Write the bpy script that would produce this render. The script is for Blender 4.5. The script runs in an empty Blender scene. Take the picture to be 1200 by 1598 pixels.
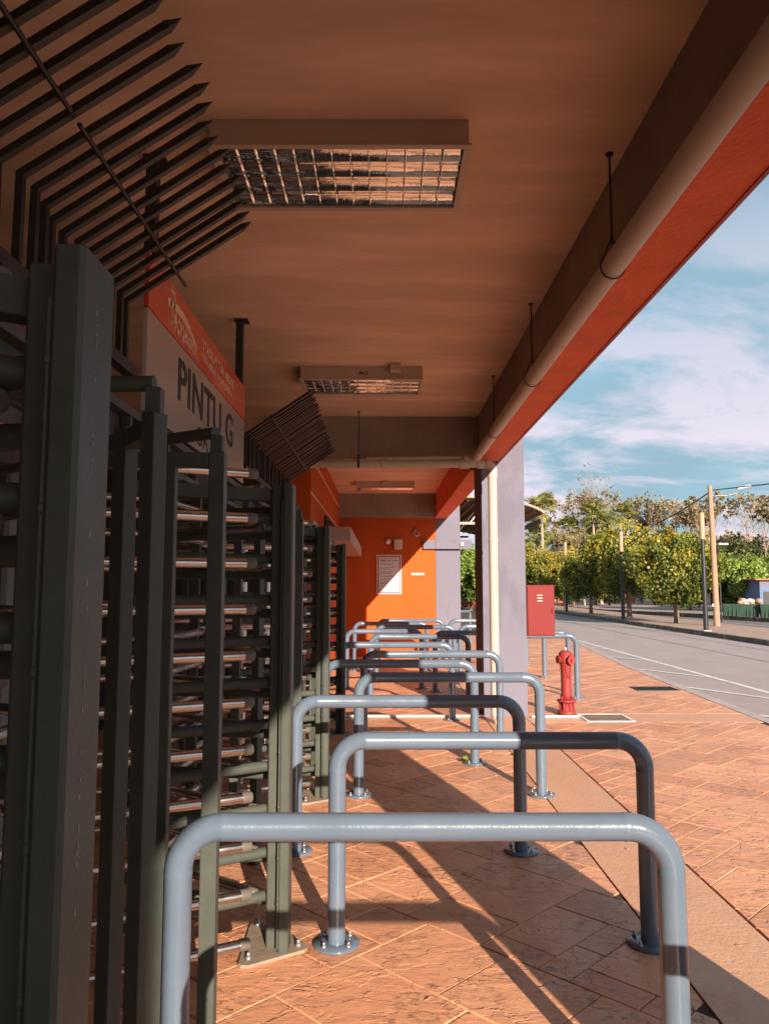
import bpy, math, random
from mathutils import Vector, Matrix
R = math.radians
random.seed(7)
S = bpy.context.scene
C = S.collection

# ------------------------------------------------------------------ camera
CAM_H = 1.60
cd = bpy.data.cameras.new('camera'); cam = bpy.data.objects.new('camera', cd); C.objects.link(cam)
cd.sensor_fit = 'VERTICAL'; cd.sensor_height = 36.0; cd.lens = 36.0 * 1200 / 1598
cd.clip_start = 0.05; cd.clip_end = 3000
cam.location = (0, 0, CAM_H)
cam.rotation_euler = (R(90) + math.atan(117 / 1200), 0, -math.atan(2 / 1200))
S.camera = cam
S.render.resolution_x = 768; S.render.resolution_y = 1024
try: S.render.engine = 'CYCLES'
except Exception: pass
try: S.cycles.max_bounces = 8; S.cycles.diffuse_bounces = 5
except Exception: pass

# ------------------------------------------------------------------ light
SUN_FROM = Vector((0.29, -1.0, 0.322)).normalized()
elev = math.asin(SUN_FROM.z); azim = math.atan2(SUN_FROM.x, SUN_FROM.y)
sl = bpy.data.lights.new('sun', 'SUN'); sun = bpy.data.objects.new('sun', sl); C.objects.link(sun)
sl.energy = 5.0; sl.angle = R(0.5); sl.color = (1.0, 0.86, 0.70)
sun.rotation_euler = (-SUN_FROM).to_track_quat('-Z', 'Y').to_euler()
sun.location = (5, -15, 12)

w = bpy.data.worlds.new("World"); S.world = w; w.use_nodes = True
nt = w.node_tree; nt.nodes.clear(); N = nt.nodes.new; L = nt.links.new
out = N('ShaderNodeOutputWorld'); bg = N('ShaderNodeBackground'); bg.inputs[1].default_value = 0.078
sky = N('ShaderNodeTexSky'); sky.sky_type = 'NISHITA'; sky.sun_disc = False
sky.sun_elevation = elev; sky.sun_rotation = azim
sky.altitude = 50; sky.air_density = 1.0; sky.dust_density = 0.6; sky.ozone_density = 1.4
tc = N('ShaderNodeTexCoord'); sep = N('ShaderNodeSeparateXYZ'); L(tc.outputs['Generated'], sep.inputs[0])
def wmath(op, a, b=None, clamp=False):
    n = N('ShaderNodeMath'); n.operation = op; n.use_clamp = clamp
    for i, v in enumerate((a, b)):
        if v is None: continue
        if isinstance(v, (int, float)): n.inputs[i].default_value = v
        else: L(v, n.inputs[i])
    return n.outputs[0]
zc = wmath('ADD', wmath('MAXIMUM', sep.outputs[2], 0.0), 0.24)
px = wmath('DIVIDE', sep.outputs[0], zc); py = wmath('DIVIDE', sep.outputs[1], zc)
comb = N('ShaderNodeCombineXYZ'); L(px, comb.inputs[0]); L(py, comb.inputs[1])
def wnoise(scale, detail, rough, off, dist=0.0):
    m = N('ShaderNodeMapping'); m.inputs[1].default_value = off; m.inputs[3].default_value = (0.8, 1.25, 1)
    L(comb.outputs[0], m.inputs[0])
    n = N('ShaderNodeTexNoise'); n.inputs['Scale'].default_value = scale; n.inputs['Detail'].default_value = detail
    n.inputs['Roughness'].default_value = rough; n.inputs['Distortion'].default_value = dist
    L(m.outputs[0], n.inputs['Vector']); return n.outputs[0]
def wramp(v, stops):
    r = N('ShaderNodeValToRGB'); e = r.color_ramp.elements
    e[0].position, e[0].color = stops[0][0], (*[stops[0][1]] * 3, 1)
    e[1].position, e[1].color = stops[1][0], (*[stops[1][1]] * 3, 1)
    for p, c in stops[2:]:
        k = e.new(p); k.color = (c, c, c, 1)
    L(v, r.inputs[0]); return r.outputs[0]
def wmix(f, a, b):
    m = N('ShaderNodeMix'); m.data_type = 'RGBA'
    L(f, m.inputs[0])
    for i, v in ((6, a), (7, b)):
        if isinstance(v, tuple): m.inputs[i].default_value = (*v, 1)
        else: L(v, m.inputs[i])
    return m.outputs[2]
tint = N('ShaderNodeMix'); tint.data_type = 'RGBA'; tint.blend_type = 'MULTIPLY'; tint.inputs[0].default_value = 1
L(sky.outputs[0], tint.inputs[6]); tint.inputs[7].default_value = (0.95, 1.03, 0.98, 1)
soft = wramp(wnoise(0.95, 6, 0.55, (3.1, 1.7, 0), 0.4), [(0.36, 0.0), (0.56, 0.9)])
puff = wramp(wnoise(2.3, 9, 0.6, (8.3, 4.2, 2), 0.3), [(0.43, 0.0), (0.58, 0.95)])
c0 = wmix(wramp(sep.outputs[2], [(0.0, 0.85), (0.55, 0.0)]), tint.outputs[2], (1.9, 3.45, 4.25))
c1 = wmix(soft, c0, (2.05, 3.2, 3.95))
puff2 = wmath('MULTIPLY', puff, wramp(sep.outputs[2], [(0.16, 1.0), (0.46, 0.12)]))
c2 = wmix(puff2, c1, (5.5, 5.0, 5.8))
L(c2, bg.inputs[0]); L(bg.outputs[0], out.inputs[0])

S.view_settings.view_transform = 'Standard'; S.view_settings.look = 'None'
S.view_settings.exposure = 1.05; S.view_settings.gamma = 1.0
S.view_settings.use_curve_mapping = False

# ------------------------------------------------------------------ materials
MATS = {}
def mat(name, col, rough=0.6, metal=0.0, var=0.12, vscale=4.0, bump=0.0, bscale=60.0, col2=None, spec=0.5,
        stretch=(1, 1, 1), dirt=None, dscale=1.5, dlo=0.55, dhi=0.75, rvar=0.0, coat=0.0):
    m = bpy.data.materials.new(name); m.use_nodes = True; t = m.node_tree; n = t.nodes; l = t.links
    b = n['Principled BSDF']
    b.inputs['Roughness'].default_value = rough; b.inputs['Metallic'].default_value = metal
    b.inputs['Specular IOR Level'].default_value = spec
    b.inputs['Coat Weight'].default_value = coat; b.inputs['Coat Roughness'].default_value = 0.15
    g = n.new('ShaderNodeNewGeometry')
    mp = n.new('ShaderNodeMapping'); mp.inputs[3].default_value = stretch; l.new(g.outputs['Position'], mp.inputs[0])
    no = n.new('ShaderNodeTexNoise'); no.inputs['Scale'].default_value = vscale; no.inputs['Detail'].default_value = 6
    no.inputs['Roughness'].default_value = 0.62
    l.new(mp.outputs[0], no.inputs['Vector'])
    rp = n.new('ShaderNodeValToRGB'); rp.color_ramp.elements[0].position = 0.3; rp.color_ramp.elements[1].position = 0.7
    a = tuple(c * (1 - var) for c in col); c2 = col2 or tuple(min(1, c * (1 + var)) for c in col)
    rp.color_ramp.elements[0].color = (*a, 1); rp.color_ramp.elements[1].color = (*c2, 1)
    l.new(no.outputs[0], rp.inputs[0]); last = rp.outputs[0]
    if dirt:
        n2 = n.new('ShaderNodeTexNoise'); n2.inputs['Scale'].default_value = dscale; n2.inputs['Detail'].default_value = 8
        n2.inputs['Roughness'].default_value = 0.7
        l.new(mp.outputs[0], n2.inputs['Vector'])
        r2 = n.new('ShaderNodeMapRange'); r2.inputs[1].default_value = dlo; r2.inputs[2].default_value = dhi
        l.new(n2.outputs[0], r2.inputs[0])
        mx = n.new('ShaderNodeMix'); mx.data_type = 'RGBA'; l.new(r2.outputs[0], mx.inputs[0]); l.new(last, mx.inputs[6])
        mx.inputs[7].default_value = (*dirt, 1); last = mx.outputs[2]
    l.new(last, b.inputs['Base Color'])
    if rvar:
        r3 = n.new('ShaderNodeMapRange'); r3.inputs[1].default_value = 0.3; r3.inputs[2].default_value = 0.7
        r3.inputs[3].default_value = rough - rvar; r3.inputs[4].default_value = rough + rvar
        l.new(no.outputs[0], r3.inputs[0]); l.new(r3.outputs[0], b.inputs['Roughness'])
    if bump:
        nb = n.new('ShaderNodeTexNoise'); nb.inputs['Scale'].default_value = bscale; nb.inputs['Detail'].default_value = 5
        l.new(mp.outputs[0], nb.inputs['Vector'])
        bp = n.new('ShaderNodeBump'); bp.inputs['Strength'].default_value = bump; bp.inputs['Distance'].default_value = 0.01
        l.new(nb.outputs[0], bp.inputs['Height']); l.new(bp.outputs[0], b.inputs['Normal'])
    MATS[name] = m; return m

M_ceil = mat('painted_soffit', (0.76, 0.52, 0.375), 0.75, var=0.2, vscale=1.4, bump=0.25, bscale=18, stretch=(0.5, 2.2, 1),
             dirt=(0.64, 0.42, 0.285), dscale=1.3, dlo=0.44, dhi=0.70)
M_beamgrey = mat('raw_render', (0.27, 0.215, 0.17), 0.85, var=0.2, vscale=1.3, bump=0.3, bscale=30, dirt=(0.17, 0.13, 0.10), dscale=1.6)
M_orange = mat('orange_wall_paint', (0.50, 0.092, 0.018), 0.8, spec=0.15, var=0.06, vscale=1.2, bump=0.18, bscale=55,
               dirt=(0.44, 0.085, 0.015), dscale=0.8, dlo=0.5, dhi=0.8)
M_orangebeam = mat('orange_beam_render', (0.70, 0.125, 0.042), 0.8, var=0.1, vscale=3, bump=0.9, bscale=42, dirt=(0.48, 0.09, 0.03), dscale=2.2)
M_column = mat('lilac_grey_paint', (0.165, 0.156, 0.20), 0.8, spec=0.2, var=0.05, vscale=1.5, bump=0.25, bscale=30,
               dirt=(0.138, 0.130, 0.168), dscale=1.1, dlo=0.52, dhi=0.6, stretch=(1, 1, 0.5))
M_hoop = mat('grey_gloss_paint', (0.112, 0.148, 0.20), 0.22, var=0.06, vscale=5, bump=0.05, bscale=120, rvar=0.08, coat=0.25,
             dirt=(0.10, 0.12, 0.14), dscale=9, dlo=0.66, dhi=0.8)
M_green = mat('dark_green_grey_paint', (0.072, 0.078, 0.066), 0.45, spec=0.22, var=0.12, vscale=7, bump=0.12, bscale=150, rvar=0.08,
              dirt=(0.11, 0.095, 0.072), dscale=14, dlo=0.67, dhi=0.76)
M_cap = mat('painted_end_cap', (0.13, 0.11, 0.09), 0.5, var=0.1)
M_steel = mat('brushed_stainless', (0.62, 0.58, 0.55), 0.22, 1.0, var=0.08, vscale=20, rvar=0.06, bump=0.03, bscale=200, stretch=(1, 1, 6))
M_black = mat('black_steel', (0.022, 0.018, 0.015), 0.5, var=0.2, vscale=12, dirt=(0.055, 0.032, 0.02), dscale=9, dlo=0.55, dhi=0.75)
M_plate = mat('dusty_base_plate', (0.27, 0.20, 0.145), 0.7, var=0.2, vscale=14, bump=0.3, bscale=60)
M_bolt = mat('galvanised_bolt', (0.42, 0.40, 0.38), 0.4, 0.7)
M_pipe = mat('cream_plastic_pipe', (0.47, 0.385, 0.32), 0.5, spec=0.3, var=0.05, vscale=3, dirt=(0.5, 0.37, 0.27), dscale=3, dlo=0.55, dhi=0.8)
M_lamp = mat('cream_lamp_housing', (0.50, 0.385, 0.30), 0.5, var=0.04, dirt=(0.3, 0.2, 0.14), dscale=12, dlo=0.68, dhi=0.78)
M_mirror = mat('mirror_reflector', (0.95, 0.93, 0.90), 0.07, 1.0, var=0.02, bump=0.4, bscale=4.5)
M_tube = mat('lamp_tube_glass', (0.75, 0.72, 0.68), 0.25)
M_signred = mat('red_sign_face', (0.62, 0.07, 0.028), 0.24, var=0.03, coat=0.4)
M_signgrey = mat('brushed_sign_face', (0.44, 0.40, 0.37), 0.3, 0.35, var=0.06, vscale=1.2, stretch=(1, 0.6, 4), coat=0.2)
M_ink = mat('black_lettering', (0.02, 0.018, 0.017), 0.5)
M_cream = mat('pale_print', (0.80, 0.58, 0.42), 0.5)
M_white = mat('white_paint', (0.72, 0.68, 0.64), 0.55, var=0.06, vscale=6)
M_red = mat('red_enamel', (0.27, 0.034, 0.032), 0.5, spec=0.3, var=0.06, vscale=5, bump=0.08, dirt=(0.22, 0.03, 0.03), dscale=8)
M_redbox = mat('red_cabinet_paint', (0.19, 0.026, 0.026), 0.6, spec=0.15, var=0.04, vscale=3)
M_maroon = mat('maroon_print', (0.33, 0.03, 0.035), 0.5)
M_ledge = mat('canopy_plaster', (0.42, 0.30, 0.25), 0.75, var=0.1, bump=0.2, dirt=(0.3, 0.21, 0.17))
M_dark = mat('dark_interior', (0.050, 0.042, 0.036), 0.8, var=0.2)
M_inpost = mat('grey_blue_inner_post', (0.22, 0.23, 0.24), 0.5)
M_asphalt = mat('asphalt', (0.37, 0.29, 0.275), 0.85, var=0.14, vscale=1.1, bump=0.8, bscale=70, dirt=(0.44, 0.36, 0.35), dscale=90, dlo=0.45, dhi=0.62)
M_asphalt2 = mat('far_asphalt', (0.17, 0.145, 0.145), 0.85, var=0.1, vscale=0.8, bump=0.4, bscale=60)
M_line = mat('road_marking_paint', (0.75, 0.72, 0.70), 0.7, var=0.1, vscale=10, dirt=(0.28, 0.25, 0.24), dscale=7, dlo=0.5, dhi=0.75)
M_kerb = mat('pale_kerb', (0.44, 0.37, 0.35), 0.8, var=0.15, vscale=5, bump=0.4, bscale=60)
M_kerbdark = mat('weathered_kerb', (0.13, 0.10, 0.075), 0.9, var=0.45, vscale=3, bump=0.5, bscale=30, dirt=(0.38, 0.3, 0.24), dscale=3, dlo=0.55, dhi=0.66)
M_median = mat('median_paving', (0.40, 0.27, 0.21), 0.85, var=0.12, vscale=1.5, bump=0.4, bscale=25)
M_farpave = mat('pale_concrete_yard', (0.36, 0.28, 0.25), 0.9, var=0.12, vscale=0.4)
M_earth = mat('red_earth', (0.42, 0.17, 0.09), 0.95, var=0.3, vscale=0.25, bump=0.5, bscale=2, dirt=(0.10, 0.12, 0.04), dscale=0.25, dlo=0.55, dhi=0.65)
M_bark = mat('tree_bark', (0.17, 0.115, 0.075), 0.9, var=0.3, vscale=9, bump=0.6, bscale=25)
M_palebark = mat('pale_bark', (0.36, 0.26, 0.20), 0.85, var=0.2, vscale=3)
M_wood = mat('weathered_pole_wood', (0.36, 0.215, 0.145), 0.8, var=0.12, vscale=5, stretch=(3, 3, 0.4), bump=0.3)
M_lampblack = mat('black_lamp_pole', (0.022, 0.025, 0.03), 0.35)
M_copper = mat('tan_lamp_sleeve', (0.46, 0.26, 0.16), 0.5, var=0.15, vscale=6)
M_roofsheet = mat('corrugated_roof', (0.09, 0.055, 0.04), 0.6, var=0.1, vscale=2)
M_binGreen = mat('green_bin_plastic', (0.014, 0.05, 0.028), 0.5, var=0.15)
M_binLight = mat('light_green_bin', (0.09, 0.24, 0.11), 0.5, var=0.15)
M_blue = mat('blue_hut_paint', (0.10, 0.15, 0.27), 0.7, var=0.06)
M_trash = mat('cardboard_rubbish', (0.45, 0.25, 0.17), 0.9, var=0.4, vscale=3)
M_wire = mat('black_cable', (0.02, 0.02, 0.02), 0.6)
M_grate = mat('iron_grate', (0.03, 0.03, 0.03), 0.6)
M_manhole = mat('manhole_concrete', (0.22, 0.15, 0.10), 0.9, var=0.4, vscale=8, bump=0.5)

def slate(name, base, dark, light, plain=False):
    """stamped concrete: cleft slate relief with darker release powder left in patches"""
    m = bpy.data.materials.new(name); m.use_nodes = True; t = m.node_tree; n = t.nodes; l = t.links
    b = n['Principled BSDF']
    g = n.new('ShaderNodeNewGeometry')
    def noise(sc, det, ro, dist=0.0, st=(1, 1, 1), rz=0):
        mp = n.new('ShaderNodeMapping'); mp.inputs[3].default_value = st; mp.inputs[2].default_value = (0, 0, rz)
        l.new(g.outputs['Position'], mp.inputs[0])
        x = n.new('ShaderNodeTexNoise'); x.inputs['Scale'].default_value = sc; x.inputs['Detail'].default_value = det
        x.inputs['Roughness'].default_value = ro; x.inputs['Distortion'].default_value = dist
        l.new(mp.outputs[0], x.inputs['Vector']); return x.outputs[0]
    def rng(v, a, b2, c=0.0, d=1.0):
        x = n.new('ShaderNodeMapRange'); x.inputs[1].default_value = a; x.inputs[2].default_value = b2
        x.inputs[3].default_value = c; x.inputs[4].default_value = d; l.new(v, x.inputs[0]); return x.outputs[0]
    def mix(f, a, c):
        x = n.new('ShaderNodeMix'); x.data_type = 'RGBA'; l.new(f, x.inputs[0])
        for i, v in ((6, a), (7, c)):
            if isinstance(v, tuple): x.inputs[i].default_value = (*v, 1)
            else: l.new(v, x.inputs[i])
        return x.outputs[2]
    def mth(op, a, c):
        x = n.new('ShaderNodeMath'); x.operation = op
        for i, v in enumerate((a, c)):
            if isinstance(v, (int, float)): x.inputs[i].default_value = v
            else: l.new(v, x.inputs[i])
        return x.outputs[0]
    big = noise(0.9, 5, 0.65); fine = noise(30, 5, 0.7)
    ter = noise(3.1, 4, 0.55, 0.35, (1, 1.5, 1), 0.35)      # broad cleft terraces
    ter2 = noise(6.5, 4, 0.6, 0.5, (1, 1.7, 1), -0.2)
    col = mix(rng(big, 0.35, 0.65), base, light)
    patch = noise(2.6, 4, 0.65, 0.4); grain = noise(17, 6, 0.72, 0.2, (1, 1.5, 1), 0.3)
    blot = mth('MULTIPLY', rng(grain, 0.50, 0.58), rng(patch, 0.465, 0.58))
    col = mix(mth('MULTIPLY', blot, 0.18 if plain else 0.55), col, dark)
    edge = mth('MAXIMUM', rng(mth('ABSOLUTE', mth('SUBTRACT', ter, 0.53), 0.0), 0.0, 0.0035, 1.0, 0.0),
               rng(mth('ABSOLUTE', mth('SUBTRACT', ter2, 0.625), 0.0), 0.0, 0.005, 1.0, 0.0))
    edge = mth('MULTIPLY', edge, rng(noise(3.4, 2, 0.5), 0.52, 0.60))
    if not plain: col = mix(mth('MULTIPLY', edge, 0.75), col, dark)
    if not plain:
        at = n.new('ShaderNodeAttribute'); at.attribute_name = 'tone'
        hv = n.new('ShaderNodeHueSaturation'); l.new(col, hv.inputs['Color']); l.new(rng(at.outputs['Fac'], 0, 1, 0.86, 1.12), hv.inputs['Value'])
        col = hv.outputs[0]
    l.new(col, b.inputs['Base Color'])
    l.new(rng(noise(4, 4, 0.7), 0.3, 0.7, 0.34, 0.62), b.inputs['Roughness'])
    b.inputs['Specular IOR Level'].default_value = 0.45
    bp = n.new('ShaderNodeBump'); bp.inputs['Strength'].default_value = 0.35 if plain else 0.9; bp.inputs['Distance'].default_value = 0.012 if plain else 0.0125
    steps = mth('ADD', rng(ter, 0.525, 0.537, 0, 0.24), mth('ADD', rng(ter2, 0.62, 0.632, 0, 0.22), rng(ter2, 0.36, 0.375, 0, 0.16)))
    st = mth('ADD', steps, mth('ADD', mth('MULTIPLY', ter2, 0.5), mth('MULTIPLY', noise(20, 5, 0.62, 0.1, (1, 1.8, 1), 0.1), 0.22)))
    l.new(st if not plain else fine, bp.inputs['Height'])
    bp2 = n.new('ShaderNodeBump'); bp2.inputs['Strength'].default_value = 0.35; bp2.inputs['Distance'].default_value = 0.002
    l.new(fine, bp2.inputs['Height']); l.new(bp.outputs[0], bp2.inputs['Normal'])
    l.new(bp2.outputs[0], b.inputs['Normal'])
    return m
M_tile = slate('stamped_slate_tile', (0.64, 0.275, 0.14), (0.12, 0.065, 0.045), (0.74, 0.35, 0.20))
M_plainband = slate('plain_concrete_band', (0.64, 0.32, 0.18), (0.36, 0.19, 0.10), (0.70, 0.38, 0.23), True)
M_joint = mat('tile_joint', (0.07, 0.035, 0.022), 0.9, var=0.25, vscale=6)

def leafmat(name, stops, trans=0.25):
    m = bpy.data.materials.new(name); m.use_nodes = True; t = m.node_tree; n = t.nodes; l = t.links
    b = n['Principled BSDF']; b.inputs['Roughness'].default_value = 0.5
    at = n.new('ShaderNodeAttribute'); at.attribute_name = 'tone'
    rp = n.new('ShaderNodeValToRGB'); e = rp.color_ramp.elements
    e[0].position = 0; e[0].color = (*stops[0], 1); e[1].position = 1; e[1].color = (*stops[-1], 1)
    for i, s in enumerate(stops[1:-1]):
        k = e.new((i + 1) / (len(stops) - 1)); k.color = (*s, 1)
    l.new(at.outputs['Fac'], rp.inputs[0]); l.new(rp.outputs[0], b.inputs['Base Color'])
    tr = n.new('ShaderNodeBsdfTranslucent'); l.new(rp.outputs[0], tr.inputs[0])
    mx = n.new('ShaderNodeMixShader'); mx.inputs[0].default_value = trans
    l.new(b.outputs[0], mx.inputs[1]); l.new(tr.outputs[0], mx.inputs[2]); l.new(mx.outputs[0], n['Material Output'].inputs[0])
    return m
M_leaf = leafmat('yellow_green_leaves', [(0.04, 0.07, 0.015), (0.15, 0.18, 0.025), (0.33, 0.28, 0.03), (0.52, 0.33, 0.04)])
M_leafg = leafmat('bright_green_leaves', [(0.04, 0.09, 0.02), (0.13, 0.20, 0.03), (0.27, 0.34, 0.05)])
M_leafd = leafmat('dark_green_leaves', [(0.025, 0.045, 0.02), (0.08, 0.10, 0.03), (0.20, 0.17, 0.05)])
M_palm = leafmat('palm_fronds', [(0.06, 0.09, 0.025), (0.20, 0.22, 0.05), (0.42, 0.33, 0.10)])
M_sparse = leafmat('dry_sparse_leaves', [(0.12, 0.11, 0.06), (0.28, 0.22, 0.11), (0.42, 0.30, 0.15)])

# ------------------------------------------------------------------ mesh helpers
class MB:
    def __init__(s): s.v = []; s.f = []; s.sm = []; s.tone = None
    def box(s, x0, x1, y0, y1, z0, z1):
        b = len(s.v)
        s.v += [(x0, y0, z0), (x1, y0, z0), (x1, y1, z0), (x0, y1, z0), (x0, y0, z1), (x1, y0, z1), (x1, y1, z1), (x0, y1, z1)]
        for f in ((0, 3, 2, 1), (4, 5, 6, 7), (0, 1, 5, 4), (1, 2, 6, 5), (2, 3, 7, 6), (3, 0, 4, 7)):
            s.f.append(tuple(b + i for i in f)); s.sm.append(False)
        return s
    def bar(s, p, q, a, bb, up=(0, 0, 1)):
        """rectangular bar from p to q, size a (sideways) by bb (up)"""
        p = Vector(p); q = Vector(q); d = (q - p).normalized(); u = Vector(up)
        if abs(d.dot(u)) > 0.98: u = Vector((1, 0, 0))
        sd = d.cross(u).normalized(); u = sd.cross(d).normalized()
        b = len(s.v)
        for c in (p, q):
            for i, j in ((-1, -1), (1, -1), (1, 1), (-1, 1)): s.v.append(tuple(c + sd * i * a / 2 + u * j * bb / 2))
        for f in ((0, 1, 2, 3), (7, 6, 5, 4), (0, 4, 5, 1), (1, 5, 6, 2), (2, 6, 7, 3), (3, 7, 4, 0)):
            s.f.append(tuple(b + i for i in f)); s.sm.append(False)
        return s
    def tube(s, path, r, n=12, cap=True):
        P = [Vector(p) for p in path]; k = len(P)
        rr = r if isinstance(r, (list, tuple)) else [r] * k
        T = []
        for i in range(k):
            T.append((P[min(i + 1, k - 1)] - P[max(i - 1, 0)]).normalized())
        u = Vector((0, 0, 1)) if abs(T[0].z) < 0.9 else Vector((0, 1, 0))
        u = (u - T[0] * u.dot(T[0])).normalized()
        b = len(s.v)
        for i in range(k):
            u = (u - T[i] * u.dot(T[i])).normalized(); vv = T[i].cross(u)
            for j in range(n):
                a = 2 * math.pi * j / n
                s.v.append(tuple(P[i] + (u * math.cos(a) + vv * math.sin(a)) * rr[i]))
        for i in range(k - 1):
            for j in range(n):
                j2 = (j + 1) % n
                s.f.append((b + i * n + j, b + i * n + j2, b + (i + 1) * n + j2, b + (i + 1) * n + j)); s.sm.append(True)
        if cap:
            for e, rev in ((0, True), (k - 1, False)):
                c = len(s.v); ring = [s.v[b + e * n + j] for j in range(n)]
                s.v += ring; idx = [c + j for j in range(n)]
                s.f.append(tuple(reversed(idx)) if rev else tuple(idx)); s.sm.append(False)
        return s
    def lathe(s, prof, c=(0, 0, 0), n=24):
        b = len(s.v); k = len(prof)
        for r, z in prof:
            for j in range(n):
                a = 2 * math.pi * j / n; s.v.append((c[0] + r * math.cos(a), c[1] + r * math.sin(a), c[2] + z))
        for i in range(k - 1):
            for j in range(n):
                j2 = (j + 1) % n
                s.f.append((b + i * n + j, b + i * n + j2, b + (i + 1) * n + j2, b + (i + 1) * n + j)); s.sm.append(True)
        s.f.append(tuple(b + j for j in reversed(range(n)))); s.sm.append(False)
        s.f.append(tuple(b + (k - 1) * n + j for j in range(n))); s.sm.append(False)
        return s
    def prism(s, poly, z0, z1, M=None):
        b = len(s.v); n = len(poly)
        for z in (z0, z1):
            for x, y in poly:
                p = (x, y, z)
                if M is not None: p = tuple(M @ Vector(p))
                s.v.append(p)
        s.f.append(tuple(b + i for i in reversed(range(n)))); s.sm.append(False)
        s.f.append(tuple(b + n + i for i in range(n))); s.sm.append(False)
        for i in range(n):
            j = (i + 1) % n
            s.f.append((b + i, b + j, b + n + j, b + n + i)); s.sm.append(False)
        return s
    def mesh(s, name, m):
        me = bpy.data.meshes.new(name); me.from_pydata(s.v, [], s.f)
        me.polygons.foreach_set('use_smooth', s.sm)
        if s.tone is not None:
            a = me.attributes.new('tone', 'FLOAT', 'POINT'); a.data.foreach_set('value', s.tone)
        me.materials.append(m); me.update(); return me
    def build(s, name, m, parent=None, bevel=0.0, seg=2):
        o = bpy.data.objects.new(name, s.mesh(name, m)); C.objects.link(o)
        if parent is not None: o.parent = parent
        if bevel:
            bv = o.modifiers.new('bevel', 'BEVEL'); bv.width = bevel; bv.segments = seg; bv.limit_method = 'ANGLE'; bv.angle_limit = R(50)
        return o
def inst(me_obj, name, parent=None, loc=(0, 0, 0), rz=0.0):
    o = me_obj.copy(); o.name = name; C.objects.link(o); o.parent = parent; o.location = loc; o.rotation_euler = (0, 0, rz); return o
def child(me, name, parent, loc=(0, 0, 0), rot=(0, 0, 0)):
    o = bpy.data.objects.new(name, me); C.objects.link(o); o.parent = parent; o.location = loc; o.rotation_euler = rot; return o
def thing(name, label, cat, loc=(0, 0, 0), rz=0.0, group=None):
    o = bpy.data.objects.new(name, None); C.objects.link(o); o.empty_display_size = 0.1
    o.location = loc; o.rotation_euler = (0, 0, rz); o['label'] = label; o['category'] = cat
    if group: o['group'] = group
    return o
def tag(o, label, cat, group=None, kind=None):
    o['label'] = label; o['category'] = cat
    if group: o['group'] = group
    if kind: o['kind'] = kind
    return o
def struct(o): o['kind'] = 'structure'; return o
def kids(o): return [c for c in o.children]
def copy_tree(o, parent=None):
    c = o.copy(); C.objects.link(c); c.parent = parent
    for k in kids(o): copy_tree(k, c)
    return c
def text(s, name, m, parent, size, loc, rot, depth=0.002, sx=1.0, align='LEFT', spacing=1.0):
    cu = bpy.data.curves.new(name, 'FONT'); cu.body = s; cu.size = size; cu.extrude = depth; cu.align_x = align
    cu.space_character = spacing; cu.offset = size * 0.018; cu.resolution_u = 4
    o = bpy.data.objects.new(name + '_tmp', cu); C.objects.link(o)
    dg = bpy.context.evaluated_depsgraph_get(); me = bpy.data.meshes.new_from_object(o.evaluated_get(dg))
    bpy.data.objects.remove(o); bpy.data.curves.remove(cu)
    me.name = name; me.materials.clear(); me.materials.append(m)
    ob = bpy.data.objects.new(name, me); C.objects.link(ob); ob.parent = parent
    ob.location = loc; ob.rotation_euler = rot; ob.scale = (sx, 1, 1); return ob
FACE_X = (R(90), 0, R(90))     # text facing +x
FACE_S = (R(90), 0, 0)         # text facing the camera

# ------------------------------------------------------------------ ground
def strip(pl, pr, z):
    m = MB()
    for (x0, y0), (x1, y1) in zip(pl, pr): m.v += [(x0, y0, z), (x1, y1, z)]
    for i in range(len(pl) - 1):
        m.f.append((2 * i, 2 * i + 1, 2 * i + 3, 2 * i + 2)); m.sm.append(False)
    return m
g = MB(); g.v = [(-900, -300, -0.09), (900, -300, -0.09), (900, 1500, -0.09), (-900, 1500, -0.09)]; g.f = [(0, 1, 2, 3)]; g.sm = [False]
struct(g.build('ground', M_earth))
EDGE = [(4.55, -14), (4.62, 3), (4.70, 9.5), (4.87, 12.7), (5.08, 16.2), (5.42, 19.7), (5.80, 23.2), (6.35, 28), (7.0, 34), (7.6, 40), (8.0, 50), (8.2, 70)]
def edge_x(y):
    for (a, b), (c, d) in zip(EDGE, EDGE[1:]):
        if b <= y <= d: return a + (c - a) * (y - b) / (d - b)
    return EDGE[-1][0]
rd = strip([(x - 0.02, y) for x, y in EDGE], [(10.95, y) for x, y in EDGE], -0.03); struct(rd.build('road', M_asphalt))
pav = strip([(-9.0, y) for x, y in EDGE], EDGE, -0.009)
pavement = struct(pav.build('pavement', M_joint))
kb = MB()
for (a, b), (c, d) in zip(EDGE, EDGE[1:]):
    n = max(1, int((d - b) / 1.2))
    for i in range(n):
        y0 = b + (d - b) * i / n + 0.004; y1 = b + (d - b) * (i + 1) / n - 0.004
        x0 = edge_x(y0); x1 = edge_x(y1)
        kb.prism([(x0 - 0.16, y0), (x0, y0), (x1, y1), (x1 - 0.16, y1)], -0.05, 0.002)
kbo = kb.build('kerb', M_kerb, pavement); kbo['kind'] = 'stuff'
# plain concrete bands in the pavement
b1 = MB().prism([(1.25, -6), (1.745, -6), (1.745, 26), (1.25, 26)], -0.02, 0.0)
b1.prism([(1.755, 9.35), (4.52, 9.35), (4.56, 9.95), (1.755, 9.95)], -0.02, -0.001)
b1.build('plain_band', M_plainband, pavement)

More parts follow.
